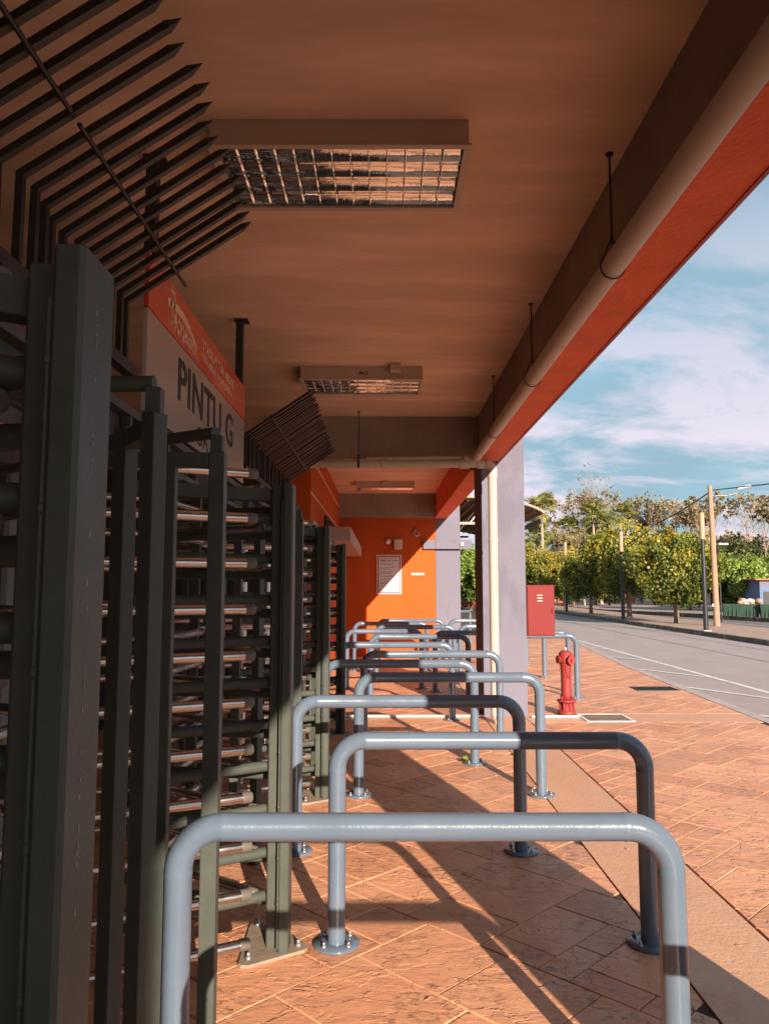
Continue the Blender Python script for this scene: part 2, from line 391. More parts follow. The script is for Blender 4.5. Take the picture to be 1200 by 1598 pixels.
def clip(poly, a, b, c):
    """keep a*x+b*y<=c"""
    o = []
    for i in range(len(poly)):
        p = poly[i]; q = poly[(i + 1) % len(poly)]
        dp = a * p[0] + b * p[1] - c; dq = a * q[0] + b * q[1] - c
        if dp <= 0: o.append(p)
        if dp * dq < 0:
            t = dp / (dp - dq); o.append((p[0] + (q[0] - p[0]) * t, p[1] + (q[1] - p[1]) * t))
    return o
def ashlar(U, N, seed):
    rnd = random.Random(seed); occ = set(); out = []
    sizes = [(4, 2), (3, 3), (3, 2), (2, 3), (2, 2), (4, 3), (3, 1), (2, 1), (1, 2), (2, 4), (3, 4)]
    wts = [3, 3, 6, 4, 3, 3, 3, 2, 2, 1, 1]
    for j in range(-N, N):
        for i in range(-N, N):
            if (i, j) in occ: continue
            x, y = (i + j) * U * 0.7071, (j - i) * U * 0.7071 + 9
            if not (y > 1.0 and y < 27 and abs(x) < 0.56 * y + 1.2 and x > -3.3): continue
            for _ in range(12):
                w_, h_ = rnd.choices(sizes, wts)[0]
                if all((i + a, j + b) not in occ for a in range(w_) for b in range(h_)): break
            else: w_, h_ = 1, 1
            for a in range(w_):
                for b in range(h_): occ.add((i + a, j + b))
            out.append((i, j, w_, h_))
    return out
def tile_piece(m, poly, rnd, U):
    if len(poly) < 3: return False
    A = 0.5 * sum(poly[i][0] * poly[(i + 1) % len(poly)][1] - poly[(i + 1) % len(poly)][0] * poly[i][1] for i in range(len(poly)))
    if abs(A) < 0.004: return False
    if A < 0: poly = poly[::-1]
    # drop near-coincident points
    pp = [p for i, p in enumerate(poly) if math.dist(p, poly[i - 1]) > 0.012]
    if len(pp) < 3: return False
    def inset(P, d):
        o = []; n = len(P)
        for i in range(n):
            p0, p1, p2 = Vector(P[i - 1]), Vector(P[i]), Vector(P[(i + 1) % n])
            e1 = (p1 - p0).normalized(); e2 = (p2 - p1).normalized()
            n1 = Vector((-e1.y, e1.x)); n2 = Vector((-e2.y, e2.x)); bis = (n1 + n2)
            k = bis.length_squared
            if k < 0.05: return None
            o.append(tuple(p1 + bis * (2 * d / k)))
        return o
    j = 0.0018 + 0.0008 * rnd.random()
    a = inset(pp, j); c = inset(pp, j + 0.0036)
    if not a or not c: return False
    cx = sum(p[0] for p in pp) / len(pp); cy = sum(p[1] for p in pp) / len(pp)
    tx = rnd.uniform(-0.003, 0.003); ty = rnd.uniform(-0.003, 0.003); h = rnd.uniform(-0.0012, 0.0012)
    b0 = len(m.v); n = len(pp)
    for p in a: m.v.append((p[0], p[1], -0.010))
    for p in a: m.v.append((p[0], p[1], -0.0045 + h))
    for p in c: m.v.append((p[0], p[1], h + tx * (p[0] - cx) + ty * (p[1] - cy)))
    for r0 in (0, n):
        for i in range(n):
            k = (i + 1) % n
            m.f.append((b0 + r0 + i, b0 + r0 + k, b0 + r0 + n + k, b0 + r0 + n + i)); m.sm.append(False)
    m.f.append(tuple(b0 + 2 * n + i for i in range(n))); m.sm.append(False)
    m.tone += [rnd.random()] * (3 * n)
    return (cx, cy)
U = 0.152; rnd = random.Random(5); pieces = []
for (i, j, w_, h_) in ashlar(U, 150, 3):
    q = [((a + b) * U * 0.7071, (b - a) * U * 0.7071 + 9) for a, b in ((i, j), (i, j + h_), (i + w_, j + h_), (i + w_, j))]
    for reg in (0, 1, 2):
        p = q
        if reg == 0: p = clip(p, 1, 0, 1.243); p = clip(p, 0, 1, 18.0) if p else p
        if reg == 1: p = clip(p, -1, 0, -1.757); p = clip(p, 0, 1, 9.343) if p else p; p = clip(p, 1, 0.0, 4.46) if p else p
        if reg == 2:
            p = clip(p, -1, 0, -1.757); p = clip(p, 0, -1, -9.957) if p else p
            if p:
                yy = sum(k[1] for k in p) / len(p); x0 = edge_x(yy - 1); x1 = edge_x(yy + 1)
                sl_ = (x1 - x0) / 2; p = clip(p, 1, -sl_, edge_x(yy) - 0.17 - sl_ * yy)
        if p and len(p) >= 3: pieces.append(p)
def seen(cx, cy): return abs(cx) < 0.5 * cy + 0.1 and cy > 2.9
single = []; rest = MB(); rest.tone = []
def key(p):
    cx = sum(k[0] for k in p) / len(p); cy = sum(k[1] for k in p) / len(p)
    ar = abs(0.5 * sum(p[i][0] * p[(i + 1) % len(p)][1] - p[(i + 1) % len(p)][0] * p[i][1] for i in range(len(p))))
    return (0 if seen(cx, cy) and not cx < -1.4 else 1, -ar / max(cy, 1) ** 3)
pieces.sort(key=key)
cnt = 0
for p in pieces:
    if cnt < 298:
        m = MB(); m.tone = []
        if tile_piece(m, p, rnd, U): m.build('tile', M_tile, pavement); cnt += 1
    else: tile_piece(rest, p, rnd, U)
ro = rest.build('tiles', M_tile, pavement); ro['kind'] = 'stuff'

# road markings
mk = MB()
def stripe(m, p, q, w_, z=-0.026):
    p = Vector(p); q = Vector(q); d = (q - p).normalized(); s_ = Vector((-d.y, d.x)) * w_ / 2
    b = len(m.v)
    for c in (p - s_, p + s_, q + s_, q - s_): m.v.append((c.x, c.y, z))
    m.f.append((b + 3, b + 2, b + 1, b)); m.sm.append(False)
road = bpy.data.objects['road']
m = MB(); stripe(m, (6.0, -10), (5.93, 28), 0.10); m.build('edge_line', M_line, road)
for k in range(8):
    y0 = 4.5 + 2.75 * k
    x0 = edge_x(y0) + 0.05
    m = MB(); stripe(m, (x0, y0), (5.92, y0 - (5.92 - x0) * 1.75), 0.10, -0.022); m.build('bay_line', M_line, road)
for x_ in (8.3, 9.75):
    m = MB(); rs = random.Random(int(x_)); pp_ = (x_, -5)
    for k in range(1, 40):
        q_ = (x_ + 0.02 * k / 3 + rs.uniform(-.03, .03), -5 + k * 1.4); stripe(m, pp_, q_, 0.035, -0.026); pp_ = q_
    m.build('tar_seam', M_asphalt2, road)
# median with kerb, second road, yard
KX = 10.75
med = strip([(KX + 0.14, -10), (KX + 0.14, 80)], [(14.1, -10), (14.1, 80)], 0.10); mo = struct(med.build('median', M_median))
kk = MB(); y = -10.0
while y < 80:
    kk.box(KX, KX + 0.135, y, y + 0.985, -0.05, 0.115 + random.uniform(-.006, .006)); y += 1.0
ko = kk.build('kerb_stones', M_kerbdark, mo); ko['kind'] = 'stuff'
FAR = [(24, 15), (21, 26), (18, 36), (15.9, 45), (14.3, 52), (14.15, 80)]
r2 = strip([(14.1, y) for x, y in FAR], FAR, -0.035); struct(r2.build('far_road', M_asphalt2))
m = MB(); stripe(m, (16.4, 26), (15.6, 40), 0.09, -0.031); m.build('centre_line', M_line, bpy.data.objects['far_road'])
yd = strip(FAR, [(x + 60, y) for x, y in FAR], 0.03); yo = struct(yd.build('yard', M_farpave))
fk = MB()
for (a, b), (c, d) in zip(FAR, FAR[1:]):
    n = int((d - b) / 1.0)
    for i in range(n):
        y0 = b + (d - b) * i / n; y1 = b + (d - b) * (i + 0.97) / n
        x0 = a + (c - a) * i / n; x1 = a + (c - a) * (i + 0.97) / n
        fk.prism([(x0 - 0.1, y0), (x0 + 0.2, y0), (x1 + 0.2, y1), (x1 - 0.1, y1)], -0.05, 0.16 + random.uniform(-.03, .03))
fo = fk.build('kerb_stones', M_kerbdark, yo); fo['kind'] = 'stuff'
lw = strip([(8.2, 62), (8.2, 90)], [(40, 62), (60, 90)], -0.02); struct(lw.build('earth_bank', M_earth))

# ------------------------------------------------------------------ building
Y0C, Y1C, Y2C = 1.40, 9.75, 18.0
bld = thing('stadium_building', 'orange stadium gate building with brown ceiling, wall and side wall behind the turnstiles', 'building', (0, 0, 0))
MB().box(-3.6, 1.2, -7.5, 18.3, 3.75, 3.95).build('ceiling', M_ceil, bld)
MB().box(1.2, 1.5, -7.5, 9.74, 3.2, 4.3).build('edge_beam', M_orangebeam, bld, 0.008)
MB().box(1.197, 1.2, -7.4, 9.58, 3.203, 3.75).build('beam_inner_face', M_beamgrey, bld)
MB().box(1.2, 1.5, 10.52, 18.0, 3.2, 4.3).build('edge_beam', M_orangebeam, bld, 0.008)
MB().box(1.472, 1.492, -7.4, 9.73, 3.192, 3.2).build('drip_strip', M_maroon, bld)
for ya, yb, m_ in ((Y0C - 0.15, Y0C + 0.15, M_beamgrey), (9.58, 9.88, M_beamgrey), (17.64, 17.99, M_beamgrey)):
    MB().box(-1.35, 1.196, ya, yb, 3.205, 3.75).build('cross_beam', m_, bld, 0.006)
# end wall and side wall
MB().box(-3.6, 1.22, 18.0, 18.3, -0.01, 3.75).build('end_wall', M_orange, bld)
MB().box(-1.32, -1.02, 10.75, 17.995, -0.01, 3.75).build('side_wall', M_orange, bld)
for z in (2.92, 3.42):
    MB().box(-1.02, -1.012, 10.75, 17.99, z, z + 0.022).build('groove_trim', M_cream, bld)
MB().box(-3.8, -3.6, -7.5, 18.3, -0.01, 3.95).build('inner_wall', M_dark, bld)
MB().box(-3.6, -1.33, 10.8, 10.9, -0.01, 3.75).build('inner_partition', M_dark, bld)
# window in the side wall
wn = MB()
for (ya, yb, za, zb) in ((11.0, 11.06, 1.3, 2.56), (12.1, 12.16, 1.3, 2.56), (11.06, 12.1, 2.5, 2.56), (11.06, 12.1, 1.3, 1.36)):
    wn.box(-1.02, -1.0, ya, yb, za, zb)
wf = wn.build('window', M_ledge, bld)
MB().box(-1.02, -1.012, 11.06, 12.1, 1.36, 2.5).build('pane', M_dark, wf)
for k in range(9):
    z = 1.44 + k * 0.12
    MB().bar((-1.004, 11.06, z), (-1.004, 12.1, z), 0.014, 0.05).build('louvre', M_ledge, wf)
# side canopy in segments
for k in range(4):
    ya = 11.75 + k * 1.56
    MB().box(-1.02, -0.5, ya, ya + 1.53, 2.30, 2.52).build('canopy_segment', M_ledge, bld, 0.01)
    MB().box(-1.02, -0.515, ya + 1.53, ya + 1.56, 2.32, 2.505).build('canopy_joint', M_beamgrey, bld)
text('KAUNTER', 'lettering', M_ink, bld, 0.42, (-1.0, 13.2, 2.535), FACE_X, 0.02, 1.75)
# columns
for k, yc in enumerate((-6.85, Y0C, Y1C, Y2C)):
    d = 0.75 if k < 3 else 0.5
    c_ = MB().box(1.25 if k != 3 else 1.222, 1.8, yc, yc + d, -0.01, 4.28).build('column', M_column, bld, 0.012)
MB().box(0.93, 1.219, 17.90, 17.995, 2.48, 2.69).build('ledge', M_column, bld, 0.006)
MB().box(1.219, 2.06, 17.88, 17.995, 2.48, 2.69).build('ledge', M_column, bld, 0.006)
MB().box(1.80, 1.86, 17.83, 17.88, 2.55, 2.63).build('ledge_bracket', M_cream, bld)

# ------------------------------------------------------------------ ceiling lights
def light(loc, label, box_x=None, mark=None, w_=1.195, d_=0.60):
    t = thing('ceiling_light', label, 'ceiling light', loc, 0, 'louvred ceiling lights')
    h = MB(); h.box(0, w_, 0, 0.012, -0.12, -0.001); h.box(0, w_, d_ - 0.012, d_, -0.12, -0.001)
    h.box(0, 0.012, 0.0125, d_ - 0.0125, -0.12, -0.001); h.box(w_ - 0.012, w_, 0.0125, d_ - 0.0125, -0.12, -0.001)
    h.box(0.0125, w_ - 0.0125, 0.0125, d_ - 0.0125, -0.012, -0.001)
    h.build('housing', M_lamp, t, 0.002)
    f = MB(); f.box(-0.012, w_ + 0.012, -0.012, 0.022, -0.133, -0.1205); f.box(-0.012, w_ + 0.012, d_ - 0.022, d_ + 0.012, -0.133, -0.1205)
    f.box(-0.012, 0.022, 0.0225, d_ - 0.0225, -0.133, -0.1205); f.box(w_ - 0.022, w_ + 0.012, 0.0225, d_ - 0.0225, -0.133, -0.1205)
    f.build('frame', M_lamp, t, 0.002)
    # four parabolic mirror troughs with a lamp tube in each
    cw = (d_ - 0.05) / 4
    for r in range(4):
        m = MB(); n = 12; ya = 0.025 + r * cw
        for i in range(n + 1):
            u_ = i / n; y = ya + u_ * cw; z = -0.112 + 0.052 * (1 - (2 * u_ - 1) ** 2)
            for x in (0.02, w_ - 0.02): m.v.append((x, y, z))
        for i in range(n): m.f.append((2 * i, 2 * i + 2, 2 * i + 3, 2 * i + 1)); m.sm.append(True)
        m.build('reflector', M_mirror, t)
    bl = MB()
    bl.v = [(0, 0, -0.122), (0, d_ - 0.05, -0.122), (0, d_ - 0.05, -0.075), (0, 0, -0.075)]
    n = 13
    vane = None
    for i in range(1, n):
        x = 0.022 + i * (w_ - 0.044) / n
        v = MB()
        for r in range(4):
            ya = 0.026 + r * cw; yb = ya + cw - 0.002
            b = len(v.v)
            v.v += [(x - 0.001, ya, -0.124), (x - 0.001, yb, -0.124), (x - 0.005, yb, -0.10), (x - 0.005, ya, -0.10),
                    (x + 0.001, ya, -0.124), (x + 0.001, yb, -0.124), (x + 0.005, yb, -0.10), (x + 0.005, ya, -0.10)]
            for q_ in ((0, 1, 2, 3), (5, 4, 7, 6), (0, 4, 5, 1), (3, 2, 6, 7)): v.f.append(tuple(b + k for k in q_)); v.sm.append(False)
        v.build('louvre_blade', M_mirror, t)
    for r in range(1, 4):
        y = 0.025 + r * cw
        MB().box(0.02, w_ - 0.02, y - 0.0012, y + 0.0012, -0.127, -0.112).build('louvre_rail', M_mirror, t)
    if box_x is not None:
        MB().box(box_x, box_x + 0.105, -0.13, -0.015, -0.075, -0.001).build('junction_box', M_lamp, t, 0.006)
    if mark: text(mark, 'marking', M_ink, t, 0.05, (w_ * 0.48, -0.002, -0.085), FACE_S, 0.0008)
    return t
light((-0.80, 3.36, 3.75), 'large louvred ceiling light nearest the camera, behind the spiked grille tips')
light((-0.81, 7.36, 3.75), 'louvred ceiling light with a junction box and handwritten mark, before the cross beam', 0.875, 'P4.5')
light((-0.70, 11.5, 3.75), 'louvred ceiling light just beyond the dark cross beam')
light((-0.56, 15.6, 3.75), 'farthest louvred ceiling light, above the orange end wall', 0.55)

# ------------------------------------------------------------------ pipes
pip = thing('drain_pipe', 'cream drain pipe along the edge beam turning down the pale column', 'pipe', (0, 0, 0))
PX, PZ, PR = 1.125, 3.165, 0.055
MB().tube([(PX, -7, PZ), (PX, 9.12, PZ)], PR, 20).build('long_pipe', M_pipe, pip)
for y in (2.0, 4.75, 6.75, 8.6):
    MB().tube([(PX, y, PZ), (PX, y + 0.012, PZ)], PR + 0.003, 20).build('pipe_collar', M_pipe, pip)
MB().tube([(PX, 9.12, PZ), (PX, 9.20, PZ), (PX - 0.02, 9.25, PZ), (PX - 0.08, 9.29, PZ), (PX - 0.13, 9.3, PZ)], PR * 1.12, 18).build('elbow', M_pipe, pip)
MB().tube([(-1.6, 9.30, 3.10), (1.22, 9.30, 3.10)], 0.05, 20).build('cross_pipe', M_pipe, pip)
MB().tube([(-0.2, 9.30, 3.155), (0.95, 9.30, 3.175)], 0.028, 12).build('cross_pipe', M_pipe, pip)
for a, b in ((0.93, 1.05), (1.15, 1.24), (-0.02, 0.05)):
    MB().tube([(a, 9.30, 3.10), (b, 9.30, 3.10)], 0.062, 20).build('coupling', M_pipe, pip)
el = [(1.24, 9.30, 3.10)] + [(1.24 + 0.09 * math.sin(a), 9.30, 3.01 + 0.09 * math.cos(a)) for a in [R(x) for x in range(0, 91, 15)]] + [(1.33, 9.30, 2.94)]
MB().tube(el, 0.062, 20).build('elbow', M_pipe, pip)
MB().tube([(1.33, 9.30, 2.95), (1.33, 9.30, 0.06)], 0.054, 24).build('down_pipe', M_pipe, pip)
for z in (2.92, 2.15): MB().tube([(1.33, 9.30, z), (1.33, 9.30, z + 0.03)], 0.060, 24).build('pipe_collar', M_pipe, pip)
MB().tube([(1.33, 9.30, 0.10), (1.34, 9.27, 0.04), (1.36, 9.24, 0.03)], 0.054, 16).build('pipe_foot', M_pipe, pip)
def hanger(x, y, z0, pr, label):
    t = thing('pipe_hanger', label, 'hanger', (x, y, 0), 0, 'pipe hangers')
    MB().tube([(0, 0, 3.75), (0, 0, z0 + pr + 0.06)], 0.0055, 8).build('rod', M_black, t)
    MB().tube([(0, 0, 3.742), (0, 0, 3.75)], 0.02, 10).build('anchor', M_black, t)
    return t
for k, (y, lb) in enumerate(((3.64, 'nearest and longest'), (5.68, 'middle'), (7.69, 'farthest'))):
    t = hanger(PX, y, PZ, PR, lb + ' black threaded hanger holding the cream pipe under the edge beam')
    ring = [((PR + 0.006) * math.cos(a), 0, PZ + (PR + 0.006) * math.sin(a)) for a in [R(x) for x in range(150, 391, 15)]]
    MB().tube([(0, 0, PZ + PR + 0.10)] + ring + [(0, 0, PZ + PR + 0.10)], 0.0038, 6).build('clip', M_black, t)
t = hanger(-0.3, 9.30, 3.10, 0.05, 'black hanger rod holding the crosswise cream pipe')
MB().box(-0.012, 0.012, -0.058, -0.052, 3.04, 3.20).build('clip', M_black, t)
tag(MB().tube([(-0.46, 9.66, 0.018), (1.24, 9.66, 0.018)], 0.016, 10).build('conduit', M_white), 'thin white conduit lying across the floor left of the column', 'conduit')
tag(MB().tube([(1.82, 9.62, 0.018), (2.40, 9.62, 0.018)], 0.016, 10).build('conduit', M_white), 'short white conduit lying from the column to the hydrant', 'conduit')

# ------------------------------------------------------------------ hoop railings
ring_prof = [(0.0, 0.0)]
def plate_mesh():
    m = MB().lathe([(0.104, 0.0), (0.106, 0.006), (0.104, 0.012), (0.05, 0.0125)], n=28)
    return m.mesh('base_plate', M_hoop)
PLATE = plate_mesh()
BOLT = MB().lathe([(0.011, 0.0), (0.011, 0.010), (0.007, 0.0105), (0.007, 0.022), (0.005, 0.024)], n=6).mesh('bolt', M_bolt)
HR = 0.040
def hoop(x0, x1, y, label, h=0.895, rz=0.0):
    cx = (x0 + x1) / 2; hw = (x1 - x0) / 2
    t = thing('hoop_railing', label, 'railing', (cx, y, 0), rz, 'grey hoop railings marking the queue lanes')
    br = 0.125; path = [(-hw, 0, 0.008), (-hw, 0, 0.30)]; rr = [HR, HR]
    z = h - br
    path += [(-hw, 0, z - 0.012), (-hw, 0, z - 0.006), (-hw, 0, z)]; rr += [HR, HR + 0.0012, HR]
    for k in range(1, 10):
        a = R(90 * k / 10); path.append((-hw + br - br * math.cos(a), 0, z + br * math.sin(a))); rr.append(HR)
    path += [(-hw + br, 0, h), (-hw + br + 0.006, 0, h), (-hw + br + 0.012, 0, h), (hw - br - 0.012, 0, h), (hw - br - 0.006, 0, h), (hw - br, 0, h)]
    rr += [HR, HR + 0.0012, HR, HR, HR + 0.0012, HR]
    for k in range(1, 10):
        a = R(90 * k / 10); path.append((hw - br + br * math.sin(a), 0, z + br * math.cos(a))); rr.append(HR)
    path += [(hw, 0, z), (hw, 0, z - 0.006), (hw, 0, z - 0.012), (hw, 0, 0.30), (hw, 0, 0.008)]; rr += [HR, HR + 0.0012, HR, HR, HR]
    MB().tube(path, rr, 28).build('rail', M_hoop, t)
    for sx in (-hw, hw):
        p = child(PLATE, 'base_plate', t, (sx, 0, 0))
        for k in range(4):
            a = R(45 + 90 * k + random.uniform(-8, 8)); child(BOLT, 'bolt', p, (0.08 * math.cos(a), 0.08 * math.sin(a), 0.012), (0, 0, a))
    return t
HO = [(-0.60, 0.845, 2.35, 'nearest grey hoop railing, largest in view across the bottom'),
      (-0.21, 1.20, 3.63, 'second hoop railing from the camera, its right half in deep shade'),
      (-0.535, 0.838, 4.85, 'third hoop railing from the camera, starting beside the second turnstile post'),
      (-0.19, 1.222, 6.12, 'fourth hoop railing from the camera, dark shade across its middle'),
      (-0.53, 0.836, 7.20, 'fifth hoop railing, its left end behind the third turnstile post'),
      (-0.20, 1.22, 8.20, 'sixth hoop railing, ending in front of the cream downpipe'),
      (-0.53, 0.838, 9.50, 'seventh hoop railing, standing almost on the white floor conduit'),
      (-0.18, 1.21, 11.1, 'eighth hoop railing, its right end black with shade left of the column'),
      (-0.58, 0.61, 12.4, 'ninth hoop railing, short, in front of the orange wall'),
      (-0.12, 1.25, 13.7, 'tenth hoop railing from the camera in the covered lane'),
      (-0.55, 0.84, 15.0, 'eleventh hoop railing, close to the orange wall'),
      (-0.10, 1.25, 16.3, 'last hoop railing before the orange end wall'),
      (0.80, 2.85, 12.0, 'wide hoop railing passing behind the column into the open plaza'),
      (1.50, 2.80, 11.3, 'hoop railing behind the fire hydrant under the red cabinet'),
      (1.37, 2.87, 13.9, 'third hoop railing beyond the hydrant on the open side'),
      (1.40, 3.00, 16.3, 'farthest hoop railing on the open side near the second column'),
      (-0.21, 1.285, 1.20, 'hoop railing just below the frame that shades the nearest tiles'),
      (-0.55, 0.84, -0.08, 'hoop railing beside the camera, outside the frame')]
for h_ in HO: hoop(*h_)
hoop(-0.45, 0.45, 0, 'small hoop railing set lengthwise at the road edge beyond the columns').location = (2.35, 22.5, 0)
bpy.data.objects[-1 if False else [o.name for o in C.objects if o.name.startswith('hoop_railing')][-1]].rotation_euler = (0, 0, R(62))

# ------------------------------------------------------------------ turnstiles
def cham(x0, x1, y0, y1, c):
    return [(x0 + c, y0), (x1 - c, y0), (x1, y0 + c), (x1, y1 - c), (x1 - c, y1), (x0 + c, y1), (x0, y1 - c), (x0, y0 + c)]
def make_turnstile():
    """origin on the floor below the front post"""
    t = thing('turnstile', '', 'turnstile', (0, 0, 0), 0, 'full height turnstiles along the gate')
    px0 = -0.518
    p = MB(); p.prism(cham(-0.459, -0.414, -0.112, 0.012, 0.007), 0.0, 2.075); post = p.build('post', M_green, t, 0.002)
    MB().prism(cham(px0, -0.4625, -0.060, 0.045, 0.006), 0.0, 2.07).build('post_flange', M_green, post, 0.003)
    MB().tube([(-0.4625, -0.104, 0.03), (-0.4625, -0.104, 2.0)], 0.004, 8).build('seam_rod', M_green, post)
    wl = MB()
    for k in range(9):
        z = 0.2 + k * 0.215 + random.uniform(-.02, .02)
        wl.lathe([(0.002, -0.010), (0.0058, -0.004), (0.0058, 0.004), (0.002, 0.010)], (-0.4625, -0.105, z), 8)
    wl.build('weld_beads', M_green, post)['kind'] = 'stuff'
    MB().prism(cham(px0 - 0.005, px0 + 0.040, 0.10, 0.15, 0.008), 0.0, 1.99).build('rear_post', M_green, t, 0.003)
    # base plate
    tri = [(-0.615, -0.20), (-0.60, -0.215), (-0.565, -0.215), (-0.345, -0.075), (-0.335, -0.05), (-0.34, -0.02), (-0.47, 0.13), (-0.60, 0.215), (-0.63, 0.20)]
    bp_ = MB().prism(tri, 0.0, 0.016).build('base_plate', M_plate, t, 0.004)
    for x, y in ((-0.575, -0.165), (-0.375, -0.045), (-0.59, 0.165)): child(BOLT, 'bolt', bp_, (x, y, 0.016)).scale = (1.3, 1.3, 1.3)
    # combs of fixed bars
    bar1 = MB().tube([(0, 0, 0), (0.64, 0, 0)], 0.0235, 18).mesh('barrier_bar', M_green)
    ringm = MB().tube([(0.632, 0, 0), (0.642, 0, 0)], [0.031, 0.026], 16).mesh('weld_ring', M_green)
    for k in range(10):
        z = 0.218 + 0.189 * k; a = math.atan2(0.33, 0.55)
        o = child(bar1, 'barrier_bar', t, (-1.062, -0.325, z), (0, 0, a)); child(ringm, 'weld_ring', o)
    for k in range(10):
        z = 0.150 + 0.189 * k
        child(bar1, 'barrier_bar', t, (-1.12, 0.20, z), (0, 0, R(-7)))
    MB().bar((-0.52, 0.0, 2.03), (-1.12, -0.34, 2.03), 0.05, 0.06).build('top_arm', M_green, t, 0.003)
    MB().bar((-0.52, 0.12, 1.96), (-1.14, 0.36, 1.96), 0.05, 0.06).build('top_arm', M_green, t, 0.003)
    # rotors
    armm = MB().tube([(0.04, 0, 0), (0.695, 0, 0)], 0.0205, 18).mesh('rotor_arm', M_steel)
    capm = MB().tube([(0.695, 0, 0), (0.730, 0, 0), (0.736, 0, 0)], [0.0225, 0.0225, 0.017], 18).mesh('arm_cap', M_cap)
    for (rx, ry, a0) in ((-1.17, -0.84, 27), (-1.17, 0.395, -35)):
        ro_ = MB().tube([(0, 0, 0.0), (0, 0, 2.16)], 0.038, 20).build('rotor', M_steel, t); ro_.location = (rx, ry, 0)
        dsc = MB().tube([(0, 0, 2.16), (0, 0, 2.20)], 0.11, 20).build('rotor_head', M_green, ro_)
        for k in range(11):
            z = 0.232 + 0.1855 * k * 0.985
            if z > 2.12: continue
            for q_ in range(3):
                a = R(a0 + 120 * q_)
                child(armm, 'rotor_arm', ro_, (0, 0, z), (0, 0, a)); child(capm, 'arm_cap', ro_, (0, 0, z), (0, 0, a))
    # curved cage: uprights and rails
    def upr(x, y, z1, s_=0.05, d_=0.05, rz=0.0):
        u_ = MB().box(-s_ / 2, s_ / 2, -d_ / 2, d_ / 2, 0.0, z1).build('cage_upright', M_green, t, 0.003); u_.location = (x, y, 0); u_.rotation_euler = (0, 0, rz)
    upr(-0.61, -1.60, 2.06, 0.048, 0.05, R(-28)); upr(-0.745, -1.42, 2.06, 0.05, 0.05, R(-28)); upr(-0.90, -1.28, 2.06, 0.05, 0.04)
    MB().bar((-0.628, -1.58, 2.02), (-0.728, -1.44, 2.02), 0.045, 0.05).build('cage_rail', M_green, t, 0.003)
    MB().bar((-0.768, -1.40, 2.02), (-0.876, -1.29, 2.02), 0.045, 0.05).build('cage_rail', M_green, t, 0.003)
    upr(-0.535, -1.15, 2.035, 0.05, 0.05); upr(-0.685, -1.15, 2.0, 0.034, 0.04); upr(-1.02, -1.15, 2.0, 0.04, 0.04)
    MB().box(-1.0, -0.561, -1.172, -1.128, 1.985, 2.033).build('cage_rail', M_green, t, 0.003)
    MB().tube([(-1.2, -1.56, 2.15), (-0.615, -1.59, 2.145)], 0.022, 14).build('roof_tube', M_green, t)
    MB().box(-0.632, -0.592, -1.615, -1.575, 2.061, 2.13).build('tube_stub', M_green, t)
    MB().tube([(-1.12, -0.80, 2.10), (-0.545, -1.15, 2.10)], 0.020, 14).build('roof_tube', M_green, t)
    MB().box(-0.555, -0.52, -1.168, -1.132, 2.036, 2.09).build('tube_stub', M_green, t)
    # rear guard: dark vertical mullions behind the rotors
    for k in range(5):
        x, y = -1.75, -1.0 + k * 0.45
        upr(x, y, 2.1, 0.045, 0.045)
    MB().box(-1.775, -1.725, -1.05, 0.85, 2.10, 2.16).build('rear_rail', M_green, t)
    return t
TL = ['nearest full height turnstile, its thick post filling the left edge',
      'second full height turnstile with tall dark post and base plate by the second hoop',
      'third full height turnstile along the row, half hidden by the second post',
      'farthest full height turnstile, beside the orange wall canopy']
tp = make_turnstile()
for k, (y, lb) in enumerate(zip((1.14, 3.62, 6.06, 8.62), TL)):
    o = tp if k == 0 else copy_tree(tp)
    o.location = (0.0, y, 0); o['label'] = lb
# chipped paint on the nearest post is part of its paint: small bare flecks
near_post = [c for c in tp.children if c.name.startswith('post')][0]
mf = near_post.data.copy(); near_post.data = mf
fl = MB(); rf = random.Random(11)
for k in range(46):
    z = rf.uniform(0.75, 2.0); x = -0.058 + rf.gauss(0, 0.0016); w_ = rf.uniform(0.0006, 0.0019); h_ = rf.uniform(0.001, 0.007)
    fl.prism([(x - w_, z - h_), (x + w_, z - h_ * 0.6), (x + w_ * 0.7, z + h_), (x - w_ * 0.8, z + h_ * 0.7)], 0, 0.0006, Matrix(((0, 0, 1, -0.4138), (1, 0, 0, 0), (0, 1, 0, 0), (0, 0, 0, 1))))
fl.build('paint_chips', M_palebark, near_post)['kind'] = 'stuff'

# steel lintel frame above the turnstiles
lt = thing('overhead_gantry', 'dark steel gantry with panels running above the turnstiles under the sign', 'gantry', (0, 0, 0))
MB().box(-1.17, -1.12, -1.0, 10.7, 2.36, 2.40).build('rail', M_green, lt)
MB().box(-1.17, -1.12, -1.0, 10.7, 2.20, 2.23).build('rail', M_green, lt)
for k in range(20):
    y = -0.9 + k * 0.61
    MB().box(-1.165, -1.125, y, y + 0.03, 2.2305, 2.3595).build('mullion', M_green, lt)
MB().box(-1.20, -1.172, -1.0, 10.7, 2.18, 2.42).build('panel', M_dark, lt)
for y in (-1.0, 2.2, 4.78, 7.25, 9.8):
    MB().box(-1.19, -1.14, y, y + 0.05, 0.0, 2.18).build('frame_post', M_green, lt)
# inner posts seen between the bars at the left edge
for k, (x, y, lb) in enumerate(((-1.75, 3.55, 'nearer'), (-2.3, 5.2, 'farther'))):
    t = thing('inner_post', lb + ' grey blue post in the dark behind the nearest turnstile', 'post', (x, y, 0), 0, 'posts behind the turnstiles')
    MB().box(-0.05, 0.05, -0.05, 0.05, 0.012, 2.5).build('shaft', M_inpost, t, 0.004)
    MB().box(-0.1, 0.1, -0.1, 0.1, 0, 0.012).build('foot', M_plate, t)

